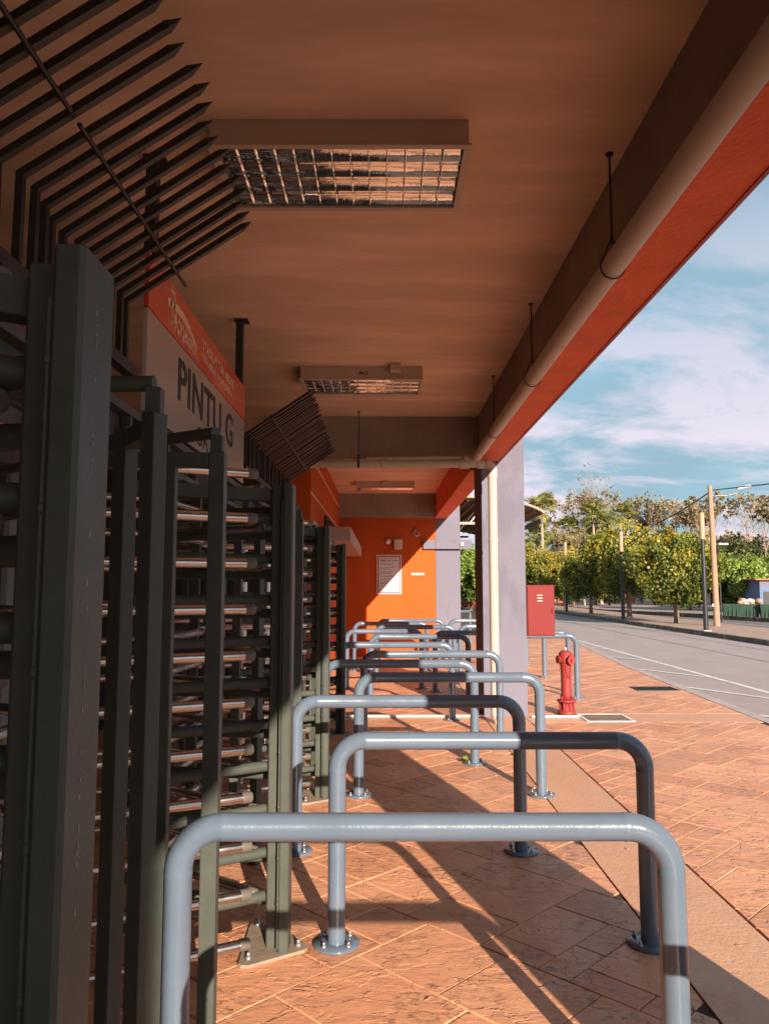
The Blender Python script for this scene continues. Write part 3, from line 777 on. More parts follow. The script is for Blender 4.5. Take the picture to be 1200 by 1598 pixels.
# ------------------------------------------------------------------ spiked grilles
XB, ZB, XT, ZT = -1.15, 2.885, -0.59, 3.262
def grille(y0, y1, n, label, rods):
    t = thing('spiked_grille', label, 'spiked grille', (0, 0, 0), 0, 'black spiked grilles over the gate')
    d = Vector((XT - XB, 0, ZT - ZB)).normalized(); u_ = Vector((-d.z, 0, d.x)); s_ = 0.0125
    m = MB()
    nrm = [(Vector((1, 0, 0))), None]
    tip = Vector((XT, 0, ZT)); sh = tip - d * 0.055
    bend = Vector((XB, 0, ZB))
    rings = [(Vector((XB, 0, 2.60)), Vector((-1, 0, 0))), (bend, (Vector((-1, 0, 0)) + u_).normalized() * 1.06), (sh, u_), ]
    for c_, uu in rings:
        for a, b in ((-1, -1), (1, -1), (1, 1), (-1, 1)): m.v.append(tuple(c_ + uu * a * s_ + Vector((0, 1, 0)) * b * s_))
    for c_, uu in ((sh, u_),):
        for a, b in ((-1, -1), (1, -1), (1, 1), (-1, 1)): m.v.append(tuple(c_ + uu * a * s_ * 1.12 + Vector((0, 1, 0)) * b * s_ * 1.12))
    m.v.append(tuple(tip))
    for k in range(2):
        for a in range(4):
            b = (a + 1) % 4; m.f.append((4 * k + a, 4 * k + b, 4 * k + 4 + b, 4 * k + 4 + a)); m.sm.append(False)
    m.f.append((12, 13, 14, 15)); m.sm.append(False)
    for a in range(4): m.f.append((12 + a, 12 + (a + 1) % 4, 16)); m.sm.append(False)
    m.f.append((3, 2, 1, 0)); m.sm.append(False)
    me = m.mesh('spiked_bar', M_black)
    for k in range(n):
        y = y0 + (y1 - y0) * k / (n - 1)
        child(me, 'spiked_bar', t, (random.uniform(-.003, .003), y + random.uniform(-.004, .004), random.uniform(-.004, .004)), (0, random.uniform(-.006, .006), 0))
    MB().bar((XB, y0 - 0.12, 2.575), (XB, y1 + 0.1, 2.575), 0.05, 0.05).build('bottom_rail', M_black, t)
    for ya, yb in rods:
        MB().tube([(-0.925, ya, 3.003), (-0.925, yb, 3.003)], 0.008, 8).build('cross_rod', M_black, t)
grille(0.672, 3.36, 29, 'large black spiked grille with outward leaning bars, upper left in front of the sign', ((0.4, 2.15), (2.22, 3.485)))
grille(6.40, 9.30, 37, 'farther black spiked grille leaning out beyond the gate sign', ((6.3, 9.35),))

# ------------------------------------------------------------------ sign
sg = thing('gate_sign', 'red and grey hanging gate sign reading PINTU G beside the near grille', 'sign', (-1.14, 0, 0))
MB().box(-0.022, 0.0, 3.62, 6.22, 2.44, 2.952).build('grey_panel', M_signgrey, sg, 0.002)
MB().box(-0.022, 0.002, 3.62, 6.22, 2.958, 3.235).build('red_panel', M_signred, sg, 0.002)
MB().box(-0.020, -0.006, 3.62, 6.22, 2.952, 2.958).build('shadow_gap', M_ink, sg)
for y in (3.66, 6.02):
    MB().box(-0.045, 0.01, y, y + 0.07, 3.236, 3.735).build('hanger', M_black, sg, 0.003)
    MB().box(-0.055, 0.05, y - 0.02, y + 0.09, 3.735, 3.749).build('hanger_plate', M_black, sg)
text('PINTU G', 'lettering', M_ink, sg, 0.335, (0.002, 4.17, 2.645), FACE_X, 0.001, 1.18, spacing=1.05)
text('GATE G', 'lettering', M_ink, sg, 0.16, (0.002, 4.62, 2.475), FACE_X, 0.001, 1.3, spacing=1.2)
text('STADIUM TUN ABDUL', 'lettering', M_cream, sg, 0.085, (0.004, 4.72, 3.095), FACE_X, 0.0008, 1.1, spacing=1.1)
text('TUN ABDUL RAZAK JENGKA', 'lettering', M_cream, sg, 0.062, (0.004, 4.72, 3.02), FACE_X, 0.0008, 1.1, spacing=1.1)
# emblem: reared neck and an arched latticed body
em = MB()
def line2(a, b, w_):
    p, q = Vector(a), Vector(b); d = (q - p).normalized(); s_ = Vector((-d.y, d.x)) * w_ * 0.8
    em.prism([tuple(p - s_), tuple(q - s_), tuple(q + s_), tuple(p + s_)][::1], 0.0024, 0.004, EM)
EM = Matrix(((0, 0, 1, 0), (1, 0, 0, 0), (0, 1, 0, 0), (0, 0, 0, 1)))
neck = [(3.99, 3.10), (4.02, 3.14), (4.03, 3.165), (3.985, 3.205), (4.05, 3.19), (4.075, 3.205), (4.07, 3.175), (4.10, 3.165), (4.06, 3.15), (4.075, 3.12), (4.05, 3.105)]
for a, b in zip(neck, neck[1:]): line2(a, b, 0.010)
arc = [(3.95 + 0.62 * u_, 3.075 + 0.065 * math.sin(math.pi * (0.15 + 0.75 * u_)) - 0.06 * u_ * u_ * 0.8) for u_ in [i / 12 for i in range(13)]]
for i, (a, b) in enumerate(zip(arc, arc[1:])): line2(a, b, 0.028 if i < 9 else 0.016)
for i in range(7):
    xa = 4.0 + i * 0.08
    line2((xa, 3.11 - 0.008 * i), (xa + 0.10, 2.985), 0.007); line2((xa + 0.10, 3.10 - 0.009 * i), (xa + 0.0, 2.995), 0.007)
for (x, z) in ((4.09, 3.05), (4.2, 3.055), (4.31, 3.04), (4.26, 3.0), (4.38, 3.01), (4.15, 3.01), (4.44, 3.04)):
    em.prism([(x - 0.026, z), (x, z - 0.028), (x + 0.026, z), (x, z + 0.028)], 0.0042, 0.005, EM)
em.build('emblem', M_cream, sg)

# ------------------------------------------------------------------ end wall fittings
ps = thing('notice_board', 'white framed notice with red border on the orange end wall', 'notice', (0, 17.995, 0))
MB().box(-0.155, 0.425, -0.03, 0, 1.435, 2.345).build('white_frame', M_white, ps, 0.003)
MB().box(-0.13, 0.40, -0.034, -0.030, 1.460, 2.32).build('red_border', M_maroon, ps)
MB().box(-0.105, 0.375, -0.038, -0.034, 1.485, 2.295).build('paper', M_white, ps)
text('STADIUM TUN ABDUL RAZAK', 'lettering', M_maroon, ps, 0.030, (0.135, -0.0385, 2.255), FACE_S, 0.0006, 1.0, 'CENTER')
text('TERMA DAN SYARAT', 'lettering', M_ink, ps, 0.055, (0.135, -0.0385, 2.195), FACE_S, 0.001, 0.88, 'CENTER')
body = ['Dilarang membawa masuk ke dalam', 'kawasan stadium barang berikut', '', 'Makanan dan minuman botol kaca', 'Mercun dan bahan letupan', '', 'Senjata tajam dan objek keras',
        'Payung dan tiang bendera', '', 'Semua pengunjung mesti diperiksa', '', 'Tiket hendaklah ditunjukkan', '', 'Kanak kanak mesti ditemani', 'oleh penjaga dewasa', '', 'Dilarang merokok', '', 'Pihak pengurusan berhak', 'menghalang kemasukan']
for i, s_ in enumerate(body):
    if s_: text(s_, 'lettering', M_maroon if i < 2 else M_ink, ps, 0.0265, (-0.085, -0.0385, 2.145 - i * 0.0335), FACE_S, 0.0005, 0.95)
sp = thing('wall_speaker', 'small beige speaker with rounded front above the white notice', 'speaker', (0.345, 17.995, 2.59))
MB().box(-0.10, 0.10, -0.16, 0, -0.125, 0.125).build('case', M_lamp, sp, 0.03, 4)
gm = MB()
for k in range(9): gm.box(-0.08, 0.08, -0.166, -0.1605, -0.1 + k * 0.0235, -0.088 + k * 0.0235)
gm.build('front_grille', M_cream, sp)['kind'] = 'stuff'
sn = thing('sensor_light', 'white round sensor light left of the wall speaker', 'sensor', (0.12, 17.995, 2.68))
MB().tube([(0, 0, 0), (0, -0.05, 0)], 0.04, 14).build('base', M_white, sn); MB().tube([(0, -0.05, 0), (0, -0.09, -0.03), (0, -0.13, -0.05)], [0.055, 0.06, 0.05], 14).build('head', M_white, sn)
hk = thing('wall_hook', 'dark curled hook fitting on the orange wall under the beam', 'wall fitting', (0.76, 17.995, 2.86))  # curled hook fixed to the wall; there is no bell
MB().tube([(0.0, -0.02, 0.10), (0.0, -0.06, 0.08), (-0.05, -0.09, 0.0), (-0.03, -0.1, -0.07), (0.04, -0.1, -0.08), (0.07, -0.09, -0.02), (0.03, -0.08, 0.02)], 0.018, 10).build('hook', M_signgrey, hk)
MB().tube([(0.0, 0, 0.10), (0.0, -0.02, 0.10)], 0.03, 12).build('rose', M_black, hk)
wp = thing('wall_plate', 'narrow white plate on the sunlit part of the orange wall', 'plate', (0.805, 17.995, 1.90))
MB().box(-0.15, 0.15, -0.012, 0, -0.025, 0.025).build('plate', M_white, wp, 0.003)
text('PENGUMUMAN', 'lettering', M_ledge, wp, 0.035, (0, -0.0125, -0.012), FACE_S, 0.0005, 1.0, 'CENTER')
MB().tube([(0, 0, -0.08), (0, -0.01, -0.08)], 0.012, 10).build('screw', M_black, wp)

# ------------------------------------------------------------------ red cabinet, hydrant, covers
rb = thing('hose_cabinet', 'red metal fire hose cabinet on the right side of the pale column', 'cabinet', (1.812, 9.80, 0))
MB().box(0, 0.355, 0.0, 0.22, 0.985, 1.625).build('case', M_redbox, rb, 0.006)
MB().box(0.012, 0.343, -0.014, -0.001, 0.995, 1.615).build('door', M_redbox, rb, 0.004)
for k in range(3): MB().box(0.135, 0.20, -0.0165, -0.0142, 1.49 - k * 0.035, 1.50 - k * 0.035).build('slot_mark', M_cream, rb)
MB().box(0.318, 0.33, -0.03, -0.0145, 1.27, 1.33).build('latch', M_redbox, rb)
MB().box(-0.012, -0.0005, 0.02, 0.20, 1.05, 1.55).build('bracket', M_redbox, rb)

hy = thing('fire_hydrant', 'red pillar fire hydrant standing on the plaza beside the pale column', 'fire hydrant', (2.305, 9.86, 0)); hy.scale = (0.88, 0.88, 1.0)
MB().lathe([(0.118, 0), (0.124, 0.012), (0.124, 0.045), (0.112, 0.055), (0.100, 0.075), (0.092, 0.16)], n=28).build('foot', M_red, hy)
MB().lathe([(0.088, 0.16), (0.135, 0.165), (0.137, 0.185), (0.088, 0.192)], n=28).build('flange', M_red, hy)
for k in range(8):
    a = R(k * 45 + 10); MB().lathe([(0.011, 0.03), (0.011, 0.165)], (0.108 * math.cos(a), 0.108 * math.sin(a), 0), 8).build('flange_bolt', M_red, hy)
for k in range(4):
    a = R(k * 90 + 35)
    MB().bar((0.075 * math.cos(a), 0.075 * math.sin(a), 0.19), (0.075 * math.cos(a), 0.075 * math.sin(a), 0.235), 0.014, 0.07, (math.cos(a), math.sin(a), 0)).build('rib', M_red, hy)
MB().lathe([(0.080, 0.19), (0.074, 0.26), (0.072, 0.45), (0.077, 0.60), (0.086, 0.62), (0.088, 0.635), (0.082, 0.645)], n=28).build('barrel', M_red, hy)
MB().lathe([(0.088, 0.645), (0.097, 0.655), (0.097, 0.73), (0.093, 0.735), (0.098, 0.74), (0.096, 0.76), (0.078, 0.785), (0.045, 0.80), (0.028, 0.805)], n=28).build('bonnet', M_red, hy)
MB().lathe([(0.016, 0.80), (0.016, 0.83), (0.010, 0.835)], n=6).build('top_nut', M_white, hy)
dz = Vector((0.35, -1, 0)).normalized()
c0 = Vector((0, 0, 0.69))
oc = MB().tube([c0 + dz * 0.07, c0 + dz * 0.13, c0 + dz * 0.131, c0 + dz * 0.155], [0.042, 0.042, 0.058, 0.058], 20).build('outlet', M_red, hy)
MB().tube([c0 + dz * 0.155, c0 + dz * 0.18], [0.024, 0.020], 6).build('outlet_nut', M_red, oc)
dl = Vector((-1, -0.35, 0)).normalized()
oc = MB().tube([c0 + dl * 0.07, c0 + dl * 0.115, c0 + dl * 0.116, c0 + dl * 0.135], [0.038, 0.038, 0.050, 0.050], 18).build('outlet', M_red, hy)
def chain(p, q, sag, n, par):
    p, q = Vector(p), Vector(q)
    for i in range(n):
        u_ = (i + 0.5) / n; c_ = p.lerp(q, u_) + Vector((0, 0, -sag * 4 * u_ * (1 - u_)))
        m = MB(); r_ = 0.009
        ax = Vector((1, 0, 0)) if i % 2 else Vector((0.3, 1, 0)).normalized()
        pts = [c_ + ax * r_ * 0.6 * math.cos(a) + Vector((0, 0, 1)) * r_ * math.sin(a) for a in [R(x) for x in range(0, 361, 60)]]
        m.tube(pts, 0.0022, 5, False).build('chain_link', M_maroon, par)
chain((-0.02, -0.09, 0.62), (0.06, -0.10, 0.64), 0.16, 16, hy)
chain((-0.11, -0.05, 0.66), (-0.10, -0.06, 0.60), 0.08, 8, hy)

gr = thing('drain_grate', 'dark iron drain grate set in the plaza near the kerb', 'drain grate', (4.27, 12.33, 0))
fr = MB(); fr.box(-0.33, 0.33, -0.23, -0.20, 0.001, 0.010); fr.box(-0.33, 0.33, 0.20, 0.23, 0.001, 0.010); fr.box(-0.33, -0.30, -0.1995, 0.1995, 0.001, 0.010); fr.box(0.30, 0.33, -0.1995, 0.1995, 0.001, 0.010)
fr.build('frame', M_grate, gr)
MB().box(-0.30, 0.30, -0.20, 0.20, 0.0005, 0.002).build('pit_shade', M_ink, gr)  # flat black sheet: shade below the slats put in as colour
for k in range(13): MB().box(-0.285 + k * 0.045, -0.267 + k * 0.045, -0.1995, 0.1995, 0.0022, 0.009).build('slat', M_grate, gr)
mh = thing('manhole_cover', 'square concrete manhole cover with pale frame right of the hydrant', 'manhole cover', (2.72, 9.63, 0))
fr = MB(); fr.box(-0.29, 0.29, -0.27, -0.235, 0.0, 0.008); fr.box(-0.29, 0.29, 0.235, 0.27, 0.0, 0.008); fr.box(-0.29, -0.255, -0.2345, 0.2345, 0.0, 0.008); fr.box(0.255, 0.29, -0.2345, 0.2345, 0.0, 0.008)
fr.build('frame', M_line, mh)
MB().box(-0.25, 0.25, -0.23, 0.23, 0.0, 0.005).build('lid', M_manhole, mh)

# ------------------------------------------------------------------ foliage
def leaf(m, c, n, up, s_, tone):
    """small folded leaf: two triangles-ish quads"""
    d = up; side = n.cross(d).normalized() * s_ * 0.42
    b = len(m.v); t_ = c + d * s_
    mid = c + d * s_ * 0.5
    m.v += [tuple(c), tuple(mid + side - n * s_ * 0.08), tuple(t_ - n * s_ * 0.15), tuple(mid - side - n * s_ * 0.08)]
    m.f.append((b, b + 1, b + 2, b + 3)); m.sm.append(False); m.tone += [tone] * 4
def rdir(rnd):
    while True:
        v = Vector((rnd.uniform(-1, 1), rnd.uniform(-1, 1), rnd.uniform(-1, 1)))
        if 0.05 < v.length < 1: return v.normalized()
def crown_mesh(name, m_, rx, rz, n_leaf, ls, seed, blobs=60, flat_bottom=0.0, tone_bias=0.0):
    rnd = random.Random(seed); m = MB(); m.tone = []
    B = []
    for i in range(blobs):
        d = rdir(rnd); k = rnd.uniform(0.45, 0.92) if i > 6 else rnd.uniform(0, 0.4)
        c = Vector((d.x * rx * k, d.y * rx * k, d.z * rz * k))
        if flat_bottom and c.z < -rz * flat_bottom: c.z = -rz * flat_bottom * rnd.uniform(0.8, 1)
        B.append((c, rnd.uniform(0.16, 0.30) * rx, rnd.uniform(-0.22, 0.22)))
    for i in range(n_leaf):
        c, r_, tb = B[rnd.randrange(len(B))]
        d = rdir(rnd); p = c + d * r_ * (rnd.random() ** 0.33)
        outw = Vector((p.x, p.y, p.z * 1.1)).normalized()
        nn = (outw * 0.7 + rdir(rnd) * 0.7).normalized()
        up = (rdir(rnd) * 0.8 + outw * 0.5 + Vector((0, 0, -0.7)))
        up = (up - nn * up.dot(nn)).normalized()
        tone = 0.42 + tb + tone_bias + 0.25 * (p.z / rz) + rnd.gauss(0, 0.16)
        leaf(m, p, nn, up, ls * rnd.uniform(0.7, 1.35), min(1, max(0, tone)))
    return m.mesh(name, m_)
def branchy(m, p, d, length, r_, depth, rnd, spread=0.6, tips=None, up=0.15, nseg=3):
    pts = [p]; q = p.copy(); dd = d.copy()
    for i in range(nseg):
        dd = (dd + rdir(rnd) * 0.16 + Vector((0, 0, up * 0.3))).normalized(); q = q + dd * length / nseg; pts.append(q.copy())
    m.tube(pts, [r_ * (1 - 0.45 * i / nseg) for i in range(nseg + 1)], 6 if r_ > 0.02 else 4, False)
    if depth == 0:
        if tips is not None: tips.append((q.copy(), dd.copy()))
        return
    for k in range(rnd.choice((2, 3, 3))):
        a = (dd + rdir(rnd) * spread + Vector((0, 0, up))).normalized()
        st = pts[-1] if k < 2 else pts[-2]
        branchy(m, st, a, length * rnd.uniform(0.6, 0.85), r_ * 0.55, depth - 1, rnd, spread, tips, up, nseg)

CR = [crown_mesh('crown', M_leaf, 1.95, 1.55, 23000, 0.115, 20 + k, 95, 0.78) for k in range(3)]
def trunk_mesh(seed):
    rnd = random.Random(seed); m = MB()
    m.tube([(0, 0, 0), (0.01, 0, 0.3), (-0.02, 0.02, 0.8), (0.02, 0.0, 1.3)], [0.13, 0.105, 0.10, 0.095], 10)
    for k in range(6):
        a = R(60 * k); branchy(m, Vector((0, 0, 1.2)), Vector((math.cos(a) * 0.7, math.sin(a) * 0.7, 0.8)).normalized(), 0.8, 0.05, 2, rnd, 0.5)
    return m.mesh('trunk', M_bark)
TR = [trunk_mesh(3), trunk_mesh(8)]
rows = [(12.25, 32.4, 1.0, 'nearest round yellow-green tree on the median, left of the wooden pole'),
        (12.1, 38.1, 1.13, 'second round tree on the median, just right of the middle lamp post'),
        (11.85, 44.2, 0.93, 'third round tree on the median between two lamp posts'),
        (12.0, 51.0, 1.02, 'fourth median tree, behind the farthest lamp post'),
        (12.2, 58.0, 1.05, 'fifth median tree, above the red cabinet'),
        (12.4, 65.0, 1.1, 'last median tree, touching the column edge'),
        (12.4, 73.0, 1.15, 'median tree mostly hidden behind the pale column')]
def tree(loc, sc, label, cm, tm, cz=2.15, group=None, name='round_tree', rz=0.0, csc=(1, 1, 1)):
    t = thing(name, label, 'tree', loc, rz, group); t.scale = (sc,) * 3
    child(tm, 'trunk', t); c_ = child(cm, 'crown', t, (0, 0, cz)); c_.scale = csc
    return t
for k, (x, y, sc, lb) in enumerate(rows):
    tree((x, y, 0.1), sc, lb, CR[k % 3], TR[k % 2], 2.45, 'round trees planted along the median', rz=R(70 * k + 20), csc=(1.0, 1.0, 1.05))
# other trees: left gap between the columns and behind the bins
CG = crown_mesh('crown', M_leafg, 2.4, 1.8, 14000, 0.17, 71, 80, tone_bias=0.1)
CD = crown_mesh('crown', M_leafd, 2.6, 2.5, 12000, 0.22, 77, 60)
tree((5.9, 52, 0), 1.15, 'bright green tree glimpsed between the two columns', CG, TR[0], 2.2, 'broad green trees')
tree((23.0, 50, 0), 1.0, 'broad green tree behind the rubbish containers', CG, TR[1], 1.9, 'broad green trees', rz=1.2, csc=(1.15, 1, 1.0))
tree((26.6, 53, 0), 1.0, 'light green tree at the right edge behind the blue hut', CG, TR[0], 2.1, 'broad green trees', rz=2.9, csc=(1.1, 1, 1.0))
tree((20.6, 52, 0), 0.85, 'smaller green tree directly behind the wooden utility pole', CG, TR[1], 2.1, 'broad green trees', rz=4.1)

# palms
def frond_mesh(seed):
    rnd = random.Random(seed); m = MB(); m.tone = []
    # stalk then a pleated fan
    L_ = 0.7
    for k in range(15):
        a = R(-75 + k * 150 / 14); tn = min(1, max(0, 0.5 + rnd.gauss(0, 0.22)))
        base = Vector((L_, 0, 0)); d = Vector((math.cos(a), math.sin(a), 0.0)); ln = 0.95 * (0.75 + 0.25 * math.cos(a))
        tip = base + d * ln + Vector((0, 0, -0.30 * rnd.uniform(0.7, 1.3))); s_ = Vector((-d.y, d.x, 0)) * 0.055; mid = base + d * ln * 0.6 + Vector((0, 0, 0.03))
        b = len(m.v); m.v += [tuple(base), tuple(mid + s_), tuple(tip), tuple(mid - s_)]; m.f.append((b, b + 3, b + 2, b + 1)); m.sm.append(False); m.tone += [tn] * 4
    b = len(m.v); m.v += [(0, -0.02, 0), (L_, -0.02, 0), (L_, 0.02, 0), (0, 0.02, 0)]; m.f.append((b, b + 1, b + 2, b + 3)); m.sm.append(False); m.tone += [0.9] * 4
    return m.mesh('frond', M_palm)
FR = [frond_mesh(k) for k in range(3)]
def palm(x, y, h, label, n=22, sc=1.0):
    t = thing('fan_palm', label, 'palm tree', (x, y, 0), 0, 'tall fan palms beyond the road')
    MB().tube([(0, 0, 0), (0.05, 0, h * 0.5), (0, 0, h)], [0.17, 0.12, 0.10], 8).build('trunk', M_palebark, t)
    rnd = random.Random(int(x * 31 + y))
    for k in range(n):
        el_ = R(rnd.uniform(-48, 78)); az = R(k * 137.5 + rnd.uniform(-10, 10))
        o = child(FR[k % 3], 'frond', t, (0, 0, h), (rnd.uniform(-.4, .4), -el_, az)); o.scale = (sc * rnd.uniform(0.85, 1.15),) * 3
YB = 72.0
def bx(px_, Y=YB): return (px_ - 598) / 1206 * Y
def bz(py_, Y=YB): return 1.6 + (916 - py_) / 1206 * Y
PL = [(847, 795, 64, 'leftmost fan palm, rising over the curved canopy edge'), (889, 826, 70, 'lower fan palm between the canopy and the bare trees'),
      (928, 806, 68, 'twin-trunk fan palm left of the middle lamp post'), (938, 815, 70, 'fan palm just right of its taller neighbour'),
      (972, 806, 72, 'fan palm rising above the second median tree'), (840, 838, 66, 'short fan palm low beside the column')]
for a, b, Y, lb in PL: palm(bx(a, Y), Y, bz(b, Y), lb, 30, 1.02)
# bare and sparse trees
def sparse_mesh(seed, h, depth, n_tip, ls):
    rnd = random.Random(seed); m = MB(); tips = []
    branchy(m, Vector((0, 0, 0)), Vector((rnd.uniform(-.1, .1), 0, 1)).normalized(), h * 0.38, h * 0.018, depth, rnd, 0.62, tips, 0.28)
    lm = MB(); lm.tone = []
    for p, d in tips:
        for k in range(n_tip):
            q = p + rdir(rnd) * 0.30 * rnd.random() * h / 8
            leaf(lm, q, rdir(rnd), (rdir(rnd) + Vector((0, 0, .2))).normalized(), ls * rnd.uniform(.7, 1.3), min(1, max(0, rnd.gauss(0.5, 0.2))))
    return m.mesh('branches', M_palebark), lm.mesh('crown', M_sparse)
SP = [sparse_mesh(31, 8.6, 5, 2, 0.16), sparse_mesh(45, 8.6, 5, 9, 0.20), sparse_mesh(52, 8.0, 5, 22, 0.22)]
def sparse(px_, py_, Y, k, label, rz=0.0):
    t = thing('bare_tree', label, 'tree', (bx(px_, Y), Y, 0), rz, 'thin sparse trees beyond the road')
    s_ = bz(py_, Y) / 8.8; t.scale = (s_, s_, s_)
    a, b = SP[k]; child(a, 'branches', t); child(b, 'crown', t)
ST = [(826, 800, 76, 2, 'sparse tree just behind the curved canopy'), (866, 782, 78, 1, 'wispy grey tree right of the leftmost palm'), (905, 800, 80, 0, 'bare branching tree between two palms'),
      (940, 775, 82, 0, 'tallest bare tree with thin spread branches'), (965, 782, 79, 1, 'airy sparse tree behind the second palm group'), (1000, 790, 76, 1, 'sparse tree above the second median tree'),
      (1022, 812, 80, 2, 'leafy thin tree left of the cable end'), (1062, 806, 78, 2, 'sparse tree above the nearest median tree'), (1085, 790, 74, 1, 'pale branched tree left of the wooden pole'),
      (1100, 800, 70, 2, 'sparse tree directly behind the nearest lamp post'), (1135, 796, 72, 2, 'spreading tree right of the wooden pole'), (1160, 806, 82, 0, 'bare spindly tree at the right'),
      (1182, 800, 68, 2, 'dense sparse tree near the right edge'), (1205, 780, 74, 1, 'thin tree at the extreme right edge'), (880, 838, 66, 2, 'low scrubby tree under the palms'), (912, 842, 66, 2, 'low scrubby tree below the twin palms'),
      (850, 835, 68, 1, 'dry scrubby tree beside the leftmost palm trunk')]
for i, s_ in enumerate(ST): sparse(*s_, rz=i * 1.3)
for i, (a, b, Y, lb) in enumerate(((1150, 842, 66, 'dark round tree right of the utility pole'), (1178, 836, 70, 'dark tall tree with layered crown at right'), (1070, 848, 66, 'dark tree showing behind the nearest median tree'),
                                   (895, 865, 64, 'dark low tree behind the third median tree'), (950, 858, 66, 'dark tree behind the second lamp post'), (1020, 850, 68, 'dark tree behind the second median tree'), (1110, 850, 68, 'dark tree behind the nearest lamp post'))):
    s_ = bz(b, Y) / 5.2
    tree((bx(a, Y), Y, 0), s_, lb, CD, TR[0], 2.7, 'dark evergreen trees beyond the road', 'evergreen_tree', i * 0.9)
# far scrub mass
rnd = random.Random(99); sm_ = MB(); sm_.tone = []
for i in range(42000):
    x = rnd.uniform(6, 75); y = rnd.uniform(84, 96)
    hh = 5.4 + 1.3 * math.sin(x * 0.35) + 0.9 * math.sin(x * 1.1 + 2) + 0.5 * math.sin(x * 3.1); z = rnd.uniform(0, 1) ** 0.7 * hh
    leaf(sm_, Vector((x, y, z)), (rdir(rnd) + Vector((0, -0.8, 0.3))).normalized(), rdir(rnd), rnd.uniform(0.35, 0.7), min(1, max(0, rnd.gauss(0.3 + 0.25 * math.sin(x * 0.9) ** 2, 0.22))))
tag(sm_.build('scrub', M_sparse), 'far belt of dark scrub behind the palms and bare trees', 'scrub', kind='stuff')
# weed in a joint
wd = thing('weed', 'tiny green weed sprouting at the foot of the fifth hoop', 'plant', (0.755, 7.22, 0))
wm = MB(); wm.tone = []; rnd = random.Random(4)
for k in range(16):
    a = R(k * 40); d = Vector((math.cos(a), math.sin(a), rnd.uniform(0.5, 1.6))).normalized()
    leaf(wm, Vector((0, 0, 0.005)) + d * 0.015, Vector((-d.z * math.cos(a), -d.z * math.sin(a), 0.6)).normalized(), d, rnd.uniform(0.035, 0.06), rnd.random())
wm.build('leaves', M_leafg, wd)

# ------------------------------------------------------------------ street furniture
def lamp(x, y, label, h=4.15):
    t = thing('lamp_post', label, 'lamp post', (x, y, 0.10), 0, 'black bollard style lamp posts along the median kerb')
    MB().tube([(0, 0, 0), (0, 0, h - 1.0)], [0.085, 0.07], 14).build('pole', M_lampblack, t)
    MB().tube([(0, 0, h - 1.0), (0, 0, h - 0.08)], [0.088, 0.088], 14).build('lamp_sleeve', M_copper, t)
    MB().tube([(0, 0, h - 0.08), (0, 0, h)], [0.092, 0.075], 14).build('cap', M_lampblack, t)
    MB().box(-0.14, 0.14, -0.14, 0.14, 0, 0.03).build('foot', M_kerb, t)
lamp(11.05, 26.6, 'nearest black lamp post with tan sleeve, beside the wooden pole')
lamp(10.95, 35.4, 'middle black lamp post with tan sleeve, left of the second median tree', 4.12)
lamp(10.95, 46.3, 'farthest black lamp post with tan sleeve, near the red cabinet', 4.25)
t = thing('wooden_utility_pole', 'tall weathered wooden utility pole with a street light arm', 'utility pole', (12.85, 29.9, 0.1))
MB().tube([(0, 0, 0), (-0.02, 0, 2.5), (-0.06, 0, 5.45)], [0.12, 0.105, 0.085], 14).build('pole', M_wood, t)
MB().tube([(-0.02, 0, 5.05), (0.5, -0.1, 5.05), (0.95, -0.2, 5.13)], 0.018, 8).build('light_arm', M_bolt, t)
MB().prism([(0.93, -0.06), (1.45, -0.10), (1.5, 0.0), (1.45, 0.10), (0.93, 0.06)], 0, 0.08, Matrix.Translation((0, -0.2, 5.12)) @ Matrix.Rotation(R(-10), 4, 'Y')).build('lamp_head', M_white, t, 0.02)
MB().tube([(0.08, 0, 5.02), (0.16, 0, 5.2), (0.06, 0, 5.3)], 0.012, 6).build('cable_hook', M_wire, t)
MB().tube([(-0.12, 0, 0.75), (-0.12, 0, 0.85)], 0.05, 8).build('marker_plate', M_white, t)
def cable(pts, label, r_=0.02):
    P = [Vector(p) for p in pts]; n = 24; o = []
    for i in range(n + 1):
        u_ = i / n; o.append(P[0].lerp(P[1], u_) + Vector((0, 0, -P[2].x * 4 * u_ * (1 - u_))))
    tag(MB().tube(o, r_, 6).build('cable', M_wire), label, 'cable')
cable(((12.78, 29.9, 5.3), (20, 72, 6.5), (0.8, 0, 0)), 'black overhead cable running down left behind the trees', 0.03)
cable(((12.9, 29.9, 5.38), (22, 4, 5.6), (0.35, 0, 0)), 'black overhead cable running right from the wooden pole')
t = thing('street_light', 'second small white street light right behind the wooden pole', 'street light', (14.82, 34.0, 0.03))
MB().tube([(0, 0, 0), (0, 0, 3.3), (-0.3, 0, 3.45)], 0.035, 8).build('pole', M_wire, t)
MB().box(0.0, 0.42, -0.06, 0.06, 3.42, 3.50).build('lamp_head', M_white, t, 0.02)
t = thing('lamp_post', 'slim dark lamp post seen in the gap between the columns', 'lamp post', (6.6, 60, 0), 0)
MB().tube([(0, 0, 0), (0, 0, 4.6)], 0.07, 8).build('pole', M_lampblack, t); MB().box(-0.3, 0.3, -0.05, 0.05, 4.55, 4.63).build('crossarm', M_white, t)
t = thing('planter', 'red round planter on a dark base at the foot of the far lamp post', 'planter', (6.4, 58, 0), 0)
MB().lathe([(0.45, 0.1), (0.62, 0.35), (0.6, 0.75), (0.42, 0.95), (0.2, 1.0)], n=16).build('pot', M_red, t); MB().lathe([(0.75, 0), (0.75, 0.1)], n=16).build('base', M_grate, t)

